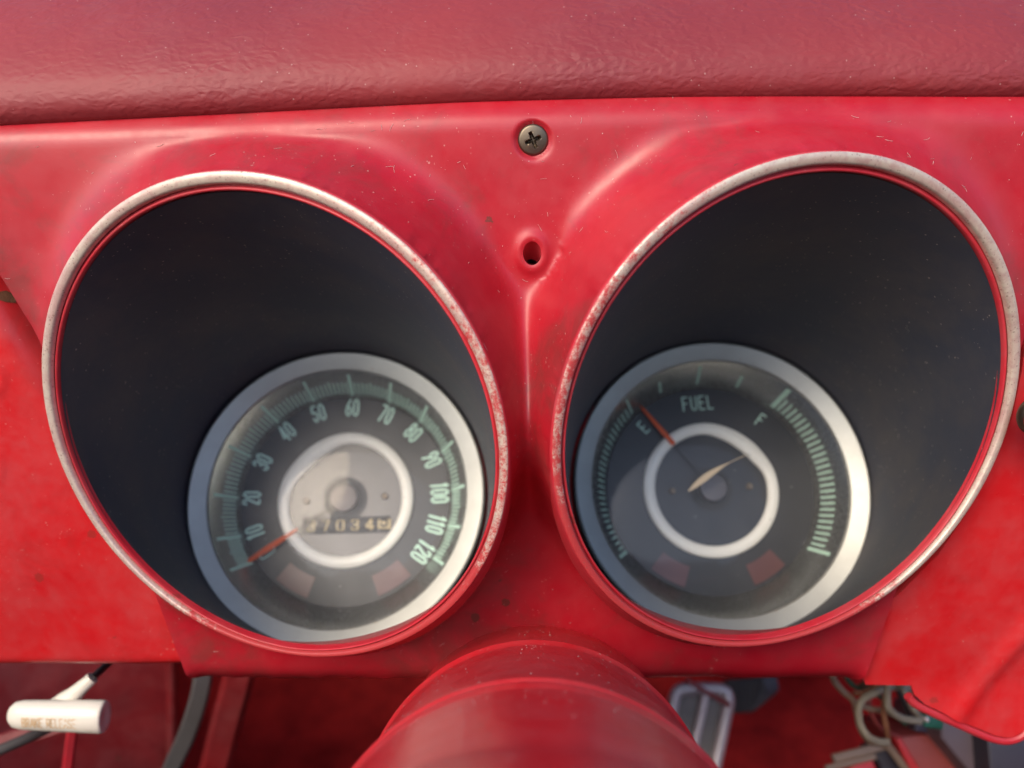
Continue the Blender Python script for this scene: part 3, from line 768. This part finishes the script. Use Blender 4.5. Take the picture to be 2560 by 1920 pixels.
TA = {0: -124, 10: -108.5, 20: -88, 30: -65, 40: -41.5, 50: -19, 60: 2.5, 70: 23.5, 80: 44.5, 90: 65.5, 100: 87, 110: 106, 120: 124}
sp = thing('speedometer', 'round speedometer reading zero in the left-hand pod, numbers 10 to 120', 'speedometer', mat=SPEEDO.mat())
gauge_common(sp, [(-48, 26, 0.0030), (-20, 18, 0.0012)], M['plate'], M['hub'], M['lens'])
minor = []
for v in range(0, 120):
    v0 = v // 10 * 10; a = TA[v0] + (TA[v0 + 10] - TA[v0]) * (v - v0) / 10
    if v % 10 == 0: continue
    minor.append(tick(a, 0.0436, 0.0468 if v % 5 else 0.0472, 0.00064))
setp(link('minor_ticks', mesh('minor_ticks', *merge(*minor), M['mint'], False), sp), kind='stuff')
for v in TA:
    link('major_tick', mesh('major_tick', *tick(TA[v], 0.0432, 0.0490, 0.00125), M['mint'], False), sp)
    if v:
        vf = place2d(text2d(str(v), 0.0068, 0.0018, 0.00092, 0.00125), TA[v] + (1 if v > 60 else 0), 0.0382, 0.0005)
        link('numeral', mesh('numeral', *vf, M['mint'], False), sp)
link('numeral', mesh('numeral', *place2d(text2d('0', 0.0066, 0.0019, 0.00072, 0.001), -124, 0.0370, 0.0005), M['mint'], False), sp)
nd = link('needle', mesh('needle', *needle(-122.6, 0.0218, 0.0472, 0.0024, 0.0011, 0.0034), M['needle'], True, 20), sp)
link('stem', mesh('stem', *needle(-122.6, 0.002, 0.0224, 0.0009, 0.0010, 0.0031), M['black']), nd)
od = link('odometer', mesh('odometer', *xf(bevelbox(0.0352, 0.0066, 0.0009, 0.0003), Matrix.Translation((0.0006, -0.0105, 0.0003))), M['black'], True, 30), sp)
for i, ch in enumerate('370345'):
    x = -0.0142 + i * 0.00585
    m_ = M['wheel'] if i < 5 else M['ivory']
    wl = lathe([(0.0033, -0.0026), (0.0035, -0.0024), (0.0035, 0.0024), (0.0033, 0.0026)], 24, True, True)
    wh = link('digit_wheel', mesh('digit_wheel', *xf(wl, Matrix.Translation((x + 0.0008, -0.0105, -0.0022)) @ Matrix.Rotation(R(90), 4, 'Y')), m_, True, 30), od)
    tx = text2d(ch, 0.0044, 0.0026, 0.0009, 0, True)
    yoff = 0.0 if i < 5 else 0.0012
    tv = []
    for a, b, c in tx[0]:
        b2 = max(-0.0030, min(0.0030, b + yoff)); tv.append((x + 0.0008 + a, -0.0105 + b2, -0.0022 + math.sqrt(0.0035 ** 2 - b2 ** 2) + 0.0002 + c))
    link('digit', mesh('digit', tv, tx[1], M['ivory'] if i < 5 else M['wheel'], False), od)
# moulding pip on the lens
pip_ = [( -0.0092 + 0.0009 * math.cos(q) * 1.0, 0.0131 + 0.0016 * math.sin(q)) for q in [2 * PI * k / 16 for k in range(16)]]
def lensz(x, y): return 0.0150 + 0.0052 * (1 - (x * x + y * y) / 0.0508 ** 2)
def blob(cx, cy, rx, ry, rot, hgt, n=16):
    V, Fc = [], []
    for s, hh in ((1.0, 0.0), (0.7, 0.8), (0.35, 1.0)):
        for k in range(n):
            a = 2 * PI * k / n; x, y = rx * s * math.cos(a), ry * s * math.sin(a)
            X, Y = cx + x * math.cos(rot) - y * math.sin(rot), cy + x * math.sin(rot) + y * math.cos(rot); V.append((X, Y, lensz(X, Y) + 0.00005 + hgt * hh))
    for i in range(2):
        for k in range(n): k2 = (k + 1) % n; Fc.append((i * n + k, i * n + k2, (i + 1) * n + k2, (i + 1) * n + k))
    Fc.append(tuple(2 * n + k for k in range(n))); return V, Fc
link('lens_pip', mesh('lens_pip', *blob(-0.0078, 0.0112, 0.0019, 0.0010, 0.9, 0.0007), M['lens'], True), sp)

fu = thing('fuel_gauge', 'round fuel gauge in the right-hand pod with its needle near E', 'fuel gauge', mat=FUEL.mat())
gauge_common(fu, [(38, 20, 0.0022), (60, 12, 0.0012), (15, 14, 0.0008)], M['dial'], M['hubdark'], M['lens2'])
for a, r0, r1, w_ in ((-43.7, 0.0440, 0.0490, 0.0011), (-24, 0.0440, 0.0472, 0.0012), (-3, 0.0436, 0.0488, 0.0012), (18.5, 0.0440, 0.0472, 0.0013), (40.5, 0.0434, 0.0494, 0.0021), (124.6, 0.0434, 0.0488, 0.0015), (-123.4, 0.0434, 0.0484, 0.0015)):
    link('major_tick', mesh('major_tick', *tick(a, r0, r1, w_), M['dim'], False), fu)
n_ = 27
mt = [tick(40.5 + (124.6 - 40.5) * i / n_, 0.0436, 0.0470, 0.0009) for i in range(1, n_)] + [tick(-43.7 - (123.4 - 43.7) * i / n_, 0.0436, 0.0468, 0.0008) for i in range(1, n_)]
setp(link('minor_ticks', mesh('minor_ticks', *merge(*mt), M['dim'], False), fu), kind='stuff')
for s, a, r, h in (('FUEL', -3.2, 0.0362, 0.0056), ('E', -44, 0.0368, 0.0052), ('F', 40, 0.0366, 0.0054)):
    link('lettering', mesh('lettering', *place2d(text2d(s, h, 0.0021, 0.00062, 0.0014), a, r, 0.0005), M['dim'], False), fu)
nd = link('needle', mesh('needle', *needle(-37.5, 0.0232, 0.0440, 0.0017, 0.0019, 0.0034, False), M['needle'], True, 20), fu)
link('stem', mesh('stem', *needle(-37.5, 0.002, 0.0236, 0.0009, 0.0010, 0.0031), M['black']), nd)
link('lens_pip', mesh('lens_pip', *blob(0.0105, 0.0105, 0.0017, 0.0008, 0.0, 0.0006), M['lens2'], True), fu)
# long pale streak painting a reflected flare on the lens
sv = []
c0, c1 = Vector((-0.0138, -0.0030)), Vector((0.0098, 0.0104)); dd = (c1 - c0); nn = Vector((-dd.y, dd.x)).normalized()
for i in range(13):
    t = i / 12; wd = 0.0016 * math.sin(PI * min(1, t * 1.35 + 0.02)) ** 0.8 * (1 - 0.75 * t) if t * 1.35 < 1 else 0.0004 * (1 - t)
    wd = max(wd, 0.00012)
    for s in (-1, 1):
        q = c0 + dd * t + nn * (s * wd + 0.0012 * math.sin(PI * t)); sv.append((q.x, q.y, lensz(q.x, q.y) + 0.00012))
link('painted_flare', mesh('painted_flare', sv, [(2 * i, 2 * i + 1, 2 * i + 3, 2 * i + 2) for i in range(12)], M['flare_paint'], True), fu)

# ------------------------------------------------------------------ steering column
CA = ray(1341, 1300).normalized(); cup = (upv - CA * upv.dot(CA)).normalized(); crt = CA.cross(cup)
CR, CH = 0.0452, 0.0312
co_ = CAM - cup * (CR + CH)
def cring(s, r, n=120):
    return [co_ + CA * s + (cup * math.cos(2 * PI * k / n) + crt * math.sin(2 * PI * k / n)) * r for k in range(n)]
stc = thing('steering_column', 'glossy dusty red steering column without its wheel, entering between the pods', 'steering column', co_ + CA * 0.3)
def colpart(name, prof, m=M['column']):
    return worldobj(name, *loft([cring(s, r) for s, r in prof]), m, stc, True, 28)
colpart('column_jacket', [(0.50, 0.036), (0.30, 0.0440), (0.216, 0.0441), (0.2100, 0.0441)])
colpart('jacket_collar', [(0.2112, 0.0436), (0.2110, 0.0446), (0.2104, 0.0453), (0.2094, 0.0456), (0.2084, 0.0453), (0.2072, 0.0448), (0.2060, 0.0447), (0.166, 0.0447), (0.1610, 0.0447)])
colpart('signal_housing', [(0.1622, 0.0440), (0.1620, 0.0450), (0.1612, 0.0458), (0.1600, 0.0460), (0.1588, 0.0458), (0.1580, 0.0452), (0.1572, 0.0451), (0.1562, 0.0457), (0.1550, 0.0458), (0.1538, 0.0453), (0.152, 0.0452), (0.114, 0.0455), (0.1100, 0.0455)])
colpart('wheel_end_shell', [(0.1105, 0.0448), (0.1103, 0.0460), (0.1093, 0.0467), (0.1075, 0.0470), (0.08, 0.0473), (0.060, 0.0472), (0.058, 0.046), (0.057, 0.030), (0.056, 0.001)])

# ------------------------------------------------------------------ dust and lint lying on the column and the panel
M['dust'] = simple('pale_dust', (0.62, 0.46, 0.42), 0.9, var=0.2, bump=0.0)
def flakes(spots):
    V, Fc = [], []
    for p, nrm, size in spots:
        t = nrm.orthogonal().normalized(); t.rotate(Matrix.Rotation(random.uniform(0, 6.28), 3, nrm)); b = nrm.cross(t); n0 = len(V); k = random.choice((4, 5, 6)); el = random.uniform(0.5, 1.0)
        V.append(p + nrm * (0.00004 + size * 0.35))
        for q in range(k):
            a = 2 * PI * q / k; rr = size * random.uniform(0.6, 1.1); V.append(p + t * (rr * math.cos(a)) + b * (rr * el * math.sin(a)) + nrm * 0.00002)
        Fc += [(n0, n0 + 1 + q, n0 + 1 + (q + 1) % k) for q in range(k)]
    return V, Fc
def fibres(spots):
    parts = []
    for p, nrm, size in spots:
        t = nrm.orthogonal().normalized(); t.rotate(Matrix.Rotation(random.uniform(0, 6.28), 3, nrm)); b = nrm.cross(t); c = random.uniform(-0.5, 0.5)
        parts.append(tube([p + nrm * 0.00012 + t * (size * u) + b * (size * c * u * u) for u in (-0.5, -0.17, 0.17, 0.5)], 0.00004, 3, False))
    return merge(*parts)
def mesh_spots(o, count, lo, hi, keep=lambda p: True):
    wm = Matrix.Translation(o.parent.matrix_basis.translation) @ o.matrix_basis if o.parent else o.matrix_basis.copy(); out = []; nv = len(o.data.polygons); tries = 0
    while len(out) < count and tries < count * 40:
        tries += 1; f = o.data.polygons[random.randrange(nv)]; vs = [o.data.vertices[i].co for i in f.vertices]
        a, b = random.random(), random.random()
        if a + b > 1: a, b = 1 - a, 1 - b
        p = wm @ (vs[0] + (vs[1] - vs[0]) * a + (vs[2] - vs[0]) * b)
        if keep(p): out.append((p, f.normal.copy(), lo + (hi - lo) * random.random() ** 2.5))
    return out
csp = []
for name_, cnt, s0, s1 in (('column_jacket', 130, 0.212, 0.245), ('jacket_collar', 260, 0.162, 0.208), ('signal_housing', 150, 0.113, 0.152), ('wheel_end_shell', 60, 0.075, 0.105)):
    for _ in range(cnt):
        sv_ = random.uniform(s0, s1) if random.random() < 0.7 else random.uniform(s1 - (s1 - s0) * 0.3, s1)
        a = random.gauss(0, 0.75) ; d = cup * math.cos(a) + crt * math.sin(a)
        rr_ = {'column_jacket': 0.0441, 'jacket_collar': 0.0447, 'signal_housing': 0.0453, 'wheel_end_shell': 0.0471}[name_]
        csp.append((co_ + CA * sv_ + d * rr_, d, 0.00006 + 0.00020 * random.random() ** 2.5))
setp(worldobj('dust', *flakes(csp), M['dust'], stc, False, None), kind='stuff')
pf = bpy.data.objects['panel_face']
clump = [FIELD.pt(*FIELD.ab(x, y)) for x, y in ((1450, 420), (1150, 560), (700, 420), (400, 470), (1300, 800), (1000, 480), (1700, 330), (2200, 360), (900, 270), (1480, 620))]
nearc = lambda p: random.random() < 0.12 + max(math.exp(-((p - c).length / 0.012) ** 2) for c in clump)
setp(worldobj('dust', *flakes(mesh_spots(pf, 320, 0.00005, 0.00018, nearc)), M['dust'], ip, False, None), kind='stuff')
setp(worldobj('lint', *fibres([(p, n, random.uniform(0.0006, 0.0022)) for p, n, z in mesh_spots(pf, 75, 0, 0, nearc)]), M['dust'], ip, True, None), kind='stuff')
for lo_ in [o for o in bpy.data.objects if o.name.startswith('pod_liner')]:
    setp(worldobj('dust', *flakes([(p, (gpt - p).normalized(), z) for gpt in [(SPEEDO.o + FUEL.o) / 2] for p, n, z in [(p, n if n.dot(CAM - p) > 0 else -n, z) for p, n, z in mesh_spots(lo_, 260, 0.00005, 0.00020)] for gpt in [p + n]]), M['dust'], ip, False, None), kind='stuff')

# ------------------------------------------------------------------ under the dash, left
gp0, gp1 = P(24, 1786, 0.262), P(264, 1792, 0.262)
ax = (gp1 - gp0).normalized(); gl = (gp1 - gp0).length
GY = (camdir(0, 1, 0.1) - ax * camdir(0, 1, 0.1).dot(ax)).normalized(); GN = ax.cross(GY)
bh = thing('brake_release', 'white T-shaped brake release handle hanging under the left dash edge', 'brake handle', gp0.lerp(gp1, 0.5))
rings = []
for s, r in ((0, 0.0008), (0.0006, 0.0030), (0.002, 0.0043), (0.0045, 0.0049), (0.010, 0.0051), (gl - 0.006, 0.0055), (gl - 0.0010, 0.0056), (gl - 0.0002, 0.0053), (gl, 0.0049), (gl - 0.0002, 0.0030), (gl - 0.0004, 0.0003)):
    rings.append([gp0 + ax * s + (GY * math.cos(2 * PI * k / 40) + GN * 0.8 * math.sin(2 * PI * k / 40)) * r for k in range(40)])
worldobj('grip', *loft(rings), M['knobwhite'], bh, True, 50)
tx = text2d('BRAKE RELEASE', 0.0032, 0.00108, 0.00028, 0.00036)
cx = (0.5 * (73 + 208) - 24) / 240 * gl
tv = []
for a, b, c in tx[0]:
    b2 = b - 0.0004; ang = math.asin(max(-1, min(1, b2 / 0.0053)))
    tv.append(gp0 + ax * (cx + a) + GY * (0.0053 * math.sin(ang)) + GN * (0.8 * 0.0053 * math.cos(ang) + 0.00018 + c))
worldobj('lettering', tv, tx[1], M['goldprint'], bh, False, None)
st = [P(150, 1772, 0.2670), P(172, 1750, 0.2668), P(184, 1738, 0.2664), P(205, 1718, 0.2660), P(232, 1694, 0.2665)]
worldobj('stem', *tube(st, [0.0046, 0.0038, 0.0030, 0.0024, 0.0021], 20), M['knobwhite'], bh)
worldobj('pull_rod', *tube([P(228, 1698, 0.266), P(280, 1650, 0.285), P(330, 1600, 0.31)], 0.0013, 14), M['rubber'], bh)

def bar(name, pts, w_, th, m, label=None, cat=None, parent=None, side=None):
    """flat bar following points, w_ across the view, th thick"""
    pts = spline(pts, 6); rings = []
    for i, p in enumerate(pts):
        t = (pts[min(i + 1, len(pts) - 1)] - pts[max(i - 1, 0)]).normalized(); n = (CAM - p).normalized(); s = t.cross(n).normalized(); n = s.cross(t)
        a, b, e = w_ / 2, th / 2, min(w_, th) * 0.25
        rings.append([p + s * x + n * y for x, y in ((-a, -b + e), (-a, b - e), (-a + e, b), (a - e, b), (a, b - e), (a, -b + e), (a - e, -b), (-a + e, -b))])
    V, Fc = loft(rings); Fc += [tuple(reversed(range(8))), tuple(range(len(V) - 8, len(V)))]
    o = worldobj(name, V, Fc, m, parent, True, 40)
    if label: setp(o, label, cat)
    return o
bar('pedal_arm', [P(512, 1640, 0.36), P(505, 1710, 0.36), P(492, 1765, 0.362), P(468, 1835, 0.366), P(438, 1900, 0.37), P(400, 1990, 0.376)], 0.0085, 0.005, M['greysteel'], 'worn grey steel pedal arm hanging below the speedometer pod', 'pedal arm')
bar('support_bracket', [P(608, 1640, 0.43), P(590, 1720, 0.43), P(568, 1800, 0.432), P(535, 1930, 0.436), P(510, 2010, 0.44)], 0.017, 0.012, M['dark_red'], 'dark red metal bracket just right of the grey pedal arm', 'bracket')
kp_ = [P(-500, 1560, 0.40), P(437, 1560, 0.46), P(440, 1990, 0.46), P(-500, 2100, 0.40)]
nk = (kp_[1] - kp_[0]).cross(kp_[3] - kp_[0]).normalized(); nk = nk if nk.dot(CAM - kp_[0]) > 0 else -nk
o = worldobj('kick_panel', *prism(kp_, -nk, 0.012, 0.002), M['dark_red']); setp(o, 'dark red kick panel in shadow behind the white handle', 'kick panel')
rib = [P(424, 1600, 0.452), P(428, 1700, 0.452), P(430, 1990, 0.452)]
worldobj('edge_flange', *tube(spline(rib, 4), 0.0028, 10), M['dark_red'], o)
bar('bracket_leg', [P(190, 1790, 0.33), P(178, 1850, 0.33), P(168, 1930, 0.33)], 0.0045, 0.004, M['rim_red'], 'short pinkish red bracket leg below the white handle', 'bracket')
o = worldobj('black_rod', *tube([P(-60, 1905, 0.30), P(0, 1875, 0.30), P(70, 1845, 0.305), P(118, 1822, 0.31), P(170, 1798, 0.32)], 0.0021, 14), M['rubber']); setp(o, 'thick black rod crossing the lower left corner under the handle', 'rod')
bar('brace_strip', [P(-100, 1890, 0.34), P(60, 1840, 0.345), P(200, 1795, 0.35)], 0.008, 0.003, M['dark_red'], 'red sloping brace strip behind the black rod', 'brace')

# ------------------------------------------------------------------ floor, toe board
floor_px = [(-1500, 1500, 0.92), (4200, 1500, 0.92), (4200, 2350, 0.50), (-1500, 2350, 0.50)]
q = [P(*p) for p in floor_px]
V, Fc = [], []
NX, NY = 60, 30
for j in range(NY + 1):
    for i in range(NX + 1):
        a, b = i / NX, j / NY
        p = q[0].lerp(q[1], a).lerp(q[3].lerp(q[2], a), b)
        p = p + Vector((0, 0, 0.012 * math.sin(a * 23 + b * 5) * math.sin(b * 11 + 1)))
        V.append(p)
for j in range(NY):
    for i in range(NX): k0 = j * (NX + 1) + i; Fc.append((k0, k0 + 1, k0 + NX + 2, k0 + NX + 1))
o = worldobj('floor', V, Fc, M['carpet'], None, True, None); setp(o, 'red carpeted toe board and floor under the dash', kind='structure')

# ------------------------------------------------------------------ pedals
def quadplane(px, z, up_tilt=0.0):
    return Plane(P(px[0], px[1], z), camdir(0, up_tilt, 1), RIGHT)
pp = quadplane((1752, 1800), 0.50, 0.25)
pd_ = thing('brake_pedal', 'brake pedal with two dark rubber strips in a bright metal frame', 'pedal', P(1752, 1960, 0.5))
def pq(pts): return [pp.hit(x, y) for x, y in pts]
outer = pq([(1700, 1714), (1806, 1713), (1827, 1732), (1826, 1765), (1760, 2060), (1620, 2060), (1676, 1795), (1690, 1724)])
worldobj('pedal_base', *prism([p - pp.n * 0.004 for p in outer], -pp.n, 0.006, 0.001), M['black'], pd_)
for s in ([(1700, 1734), (1752, 1734), (1682, 2060), (1625, 2060)], [(1772, 1734), (1816, 1734), (1756, 2060), (1698, 2060)]):
    p4 = pq(s); worldobj('rubber_strip', *prism([p + pp.n * -0.0040 for p in p4], pp.n, 0.0030, 0.0006), M['striprubber'], pd_)
def path_tube(name, pts, r, m, parent):
    return worldobj(name, *tube(spline(pts, 6), r, 12), m, parent)
path_tube('bright_frame', pq([(1612, 2060), (1668, 1840), (1684, 1755), (1694, 1728), (1720, 1722), (1770, 1722), (1806, 1726), (1820, 1745), (1812, 1800), (1756, 2060)]), 0.0040, M['chrome'], pd_)
path_tube('centre_bar', pq([(1764, 1724), (1752, 1790), (1690, 2060)]), 0.0030, M['chrome'], pd_)
o = worldobj('red_rod', *tube([P(1716, 1700, 0.47), P(1760, 1727, 0.47), P(1822, 1762, 0.475)], 0.0016, 10), M['rust_red']); setp(o, 'thin red rod lying across the top of the framed pedal', 'rod')
q2 = quadplane((1880, 1740), 0.53, 0.35)
p2 = thing('clutch_pedal', 'small dark ribbed rubber pedal pad beside the framed brake pedal', 'pedal', P(1880, 1790, 0.53))
pts = [q2.hit(x, y) for x, y in ((1812, 1700), (1940, 1690), (1948, 1730), (1884, 1782), (1832, 1784))]
worldobj('pedal_pad', *prism(pts, -q2.n, 0.010, 0.002), M['rubber'], p2)
for i in range(7):
    t = (i + 0.5) / 7
    a_, b_ = q2.hit(1822 + t * 92, 1706 - t * 8), q2.hit(1834 + t * 62, 1780 - t * 3 - max(0, t - 0.55) * 60)
    worldobj('rubber_rib', *tube([a_ + q2.n * 0.0004, b_ + q2.n * 0.0004], 0.0012, 6), M['rubber'], p2)
worldobj('pedal_edge', *prism([q2.hit(x, y) + q2.n * 0.0015 for x, y in ((1900, 1692), (1941, 1688), (1948, 1726), (1916, 1738))], -q2.n, 0.012, 0.001), M['navybox'], p2)

# ------------------------------------------------------------------ wiring and boxes, lower right
def zc(x, y): return (2060 + x * 0.226, 1620 + y * 0.226)
def wire(pts, z, r, m, label):
    P3 = [P(*zc(x, y), z + dz) for x, y, dz in pts]
    o = worldobj('wire', *tube(spline(P3, 7), r, 10), m); setp(o, label, 'wire', 'loose wires under the dash')
wire([(60, 250, 0), (120, 370, 0), (210, 480, 0), (320, 575, 0), (360, 700, 0), (390, 850, .004), (440, 960, .006), (520, 1045, .008), (640, 1065, .01)], 0.335, 0.00137, M['wire_beige'], 'beige wire hanging furthest left and dropping in a long curve')
wire([(1000, 470, .012), (880, 430, .01), (720, 440, .005), (560, 500, 0), (440, 560, 0), (385, 660, 0), (395, 820, 0), (470, 960, 0), (590, 1030, .004), (700, 1040, .008)], 0.328, 0.00151, M['wire_white'], 'thick pale wire forming the big loop in the bundle')
wire([(330, 580, 0), (430, 640, 0), (520, 675, 0), (640, 690, .004), (720, 720, .01)], 0.340, 0.00130, M['wire_beige'], 'short beige wire crossing inside the big loop')
wire([(705, 230, 0), (705, 330, 0), (700, 560, 0), (725, 680, 0), (860, 775, .004), (1060, 810, .008)], 0.324, 0.00151, M['wire_white'], 'white wire dropping straight then bending to the green connector')
wire([(830, 400, .004), (890, 480, 0), (960, 620, 0), (1010, 700, 0), (1075, 780, .006)], 0.330, 0.00137, M['wire_white'], 'straight white wire slanting down to the green connector')
wire([(690, 480, 0), (660, 600, 0), (665, 740, 0), (690, 880, 0), (712, 1020, .004)], 0.338, 0.00115, M['wire_brown'], 'brown wire hanging down through the middle of the loop')
wire([(330, 500, 0), (450, 490, 0), (560, 430, 0), (700, 360, 0), (860, 330, .01)], 0.334, 0.00108, M['wire_brown'], 'thin brown wire arching over the top of the bundle')
wire([(420, 430, .01), (560, 370, 0), (720, 400, 0), (860, 440, 0), (950, 560, 0), (1080, 660, .004), (1150, 720, .01)], 0.342, 0.00173, M['wire_green'], 'grey green wire running along the top to the connector')
wire([(230, 300, 0), (330, 420, 0), (520, 470, .004), (640, 560, .006), (760, 700, .008), (900, 840, .01)], 0.350, 0.0010, M['green'], 'thin dark green wire crossing behind the big loop')
wire([(480, 280, .006), (520, 420, .004), (500, 600, 0), (560, 800, 0), (700, 930, .004), (820, 980, .01)], 0.352, 0.0010, M['rust_red'], 'thin red wire hanging behind the loop')
wire([(780, 260, .006), (800, 420, .004), (860, 560, .004), (920, 700, .006), (1000, 880, .01)], 0.345, 0.0011, M['rubber'], 'thin black wire beside the straight white one')
cn = Plane(P(*zc(1170, 800), 0.338), camdir(0.2, 0.2, 1), camdir(1, -0.15, 0))
o = thing('wire_connector', 'dark green plastic wire connector behind the red panel lip', 'connector', mat=cn.mat())
link('housing', mesh('housing', *bevelbox(0.0095, 0.0058, 0.006, 0.001), M['green'], True, 40), o)
link('plug', mesh('plug', *xf(bevelbox(0.006, 0.0045, 0.005, 0.0006), Matrix.Translation((-0.0055, -0.0028, -0.0005))), M['navybox'], True, 40), o)
link('terminal', mesh('terminal', *xf(lathe([(0.0012, 0), (0.0013, 0.001), (0.0008, 0.0016), (0.0001, 0.0017)], 16), Matrix.Translation((-0.0046, 0.0008, 0.003))), M['chrome']), o)
def box_px(name, pts, z, depth, m, label, cat, n=None, bev=0.0012, parent=None):
    n = n or camdir(0, 0.2, 1); pl = Plane(P(*zc(*pts[0]), z), n, RIGHT)
    o = worldobj(name, *prism([pl.hit(*zc(x, y)) for x, y in pts], -pl.n, depth, bev), m, parent)
    if label: setp(o, label, cat)
    return o
hb_ = box_px('heater_box', [(810, 985), (1300, 945), (1720, 1480), (1060, 1480)], 0.40, 0.05, M['rust_red'], 'faded brownish red box below the green connector', 'heater box')
box_px('edge_strip', [(780, 985), (850, 980), (1150, 1480), (1020, 1480)], 0.398, 0.01, M['steel'], None, None, parent=hb_)
gb = box_px('control_box', [(1290, 800), (1420, 700), (2100, 1000), (2140, 1480), (1700, 1480), (1300, 1000)], 0.385, 0.05, M['greybox'], 'mauve grey box with a small screw under the panel corner', 'control box')
gsp = Plane(P(*zc(1770, 1075), 0.3845), camdir(0, 0.2, 1), RIGHT)
screw_head('screw', gsp, 0, 0, 0.0008, 0.0024, M['screw'], gb)
box_px('radio_box', [(1800, 880), (2400, 940), (2500, 1500), (1850, 1500)], 0.372, 0.05, M['navybox'], 'dark navy box in the lower right corner', 'radio box')
box_px('dark_bracket', [(560, 1180), (700, 1090), (960, 1480), (700, 1480)], 0.41, 0.02, M['navybox'], 'dark slanting bracket left of the faded red box', 'bracket')
bar('trim_strip', [P(*zc(100, 1225), 0.39), P(*zc(400, 1150), 0.392), P(*zc(690, 1070), 0.395)], 0.0042, 0.003, M['wire_beige'], 'upper pale strip sloping up to the wires', 'strip')
bar('trim_strip', [P(*zc(20, 1330), 0.388), P(*zc(300, 1265), 0.39), P(*zc(560, 1200), 0.392)], 0.0030, 0.003, M['wire_beige'], 'lower narrower pale strip in the bottom right foot well', 'strip')
bar('trim_strip', [P(*zc(690, 1060), 0.392), P(*zc(800, 1200), 0.392), P(*zc(960, 1420), 0.392)], 0.0036, 0.003, M['wire_beige'], 'pale strip running down beside the faded red box', 'strip')
box_px('red_cover', [(330, 1290), (540, 1235), (640, 1480), (200, 1480)], 0.395, 0.01, M['steel'], 'bright red cover at the very bottom between the pale strips', 'cover')

# ------------------------------------------------------------------ cabin parts out of view, added to shade the footwell and darken reflections
cab = thing('added_cabin', 'open-topped red car cabin added out of view to shade the footwell', 'car body', (0.35, -0.3, 0.40))
def slab(name, x0, x1, y0, y1, z0, z1, m, bev=0.015):
    V, Fc = bevelbox(x1 - x0, y1 - y0, z1 - z0, min(bev, 0.45 * min(x1 - x0, y1 - y0, z1 - z0)), 3)
    c = Vector(((x0 + x1) / 2, (y0 + y1) / 2, (z0 + z1) / 2)); return worldobj(name, [v + c for v in V], Fc, m, cab, True, 40)
slab('windscreen_header', -0.44, 1.16, 0.06, 0.12, 1.235, 1.275, M['dark_red'])
slab('door', -0.52, -0.43, -0.90, 0.42, 0.30, 0.87, M['dark_red'])
slab('door', 1.15, 1.24, -0.90, 0.42, 0.30, 0.87, M['dark_red'])
slab('quarter_panel', -0.52, -0.43, -1.75, -0.92, 0.30, 0.90, M['dark_red'])
slab('quarter_panel', 1.15, 1.24, -1.75, -0.92, 0.30, 0.90, M['dark_red'])
slab('rear_bulkhead', -0.43, 1.15, -1.80, -1.72, 0.30, 0.92, M['dark_red'])
slab('firewall', -0.52, 1.24, 0.86, 0.90, 0.10, 0.905, M['carpet'])
slab('cowl_side', -0.56, -0.52, 0.42, 0.88, 0.10, 0.90, M['dark_red'])
slab('cowl_side', 1.24, 1.28, 0.42, 0.88, 0.10, 0.90, M['dark_red'])
slab('cabin_floor', -0.43, 1.15, -1.72, -0.15, 0.26, 0.30, M['carpet'])
for x in (-0.43, 1.15):
    worldobj('windscreen_pillar', *tube([Vector((x, 0.55, 0.90)), Vector((x, 0.10, 1.25))], 0.028, 14), M['dark_red'], cab)
worldobj('scuttle', *prism([Vector((-0.45, 0.36, 0.93)), Vector((1.17, 0.36, 0.93)), Vector((1.17, 0.87, 0.905)), Vector((-0.45, 0.87, 0.905))], Vector((0, 0, -1)), 0.03, 0.004), M['vinyl'], cab)

# ------------------------------------------------------------------ driver's seat, unseen behind the camera, added to darken the lens reflections
st_ = thing('unseen_seat', 'unseen dark vinyl driver seat added to darken the lens reflections', 'seat', (0.02, -0.62, 0.40))
link('backrest', mesh('backrest', *xf(bevelbox(0.62, 0.14, 0.62, 0.05, 4), Matrix.Translation((0, -0.05, 0.30)) @ Matrix.Rotation(R(14), 4, 'X')), M['liner'], True, 40), st_)
link('cushion', mesh('cushion', *xf(bevelbox(0.62, 0.50, 0.14, 0.05, 4), Matrix.Translation((0, 0.22, -0.02))), M['liner'], True, 40), st_)
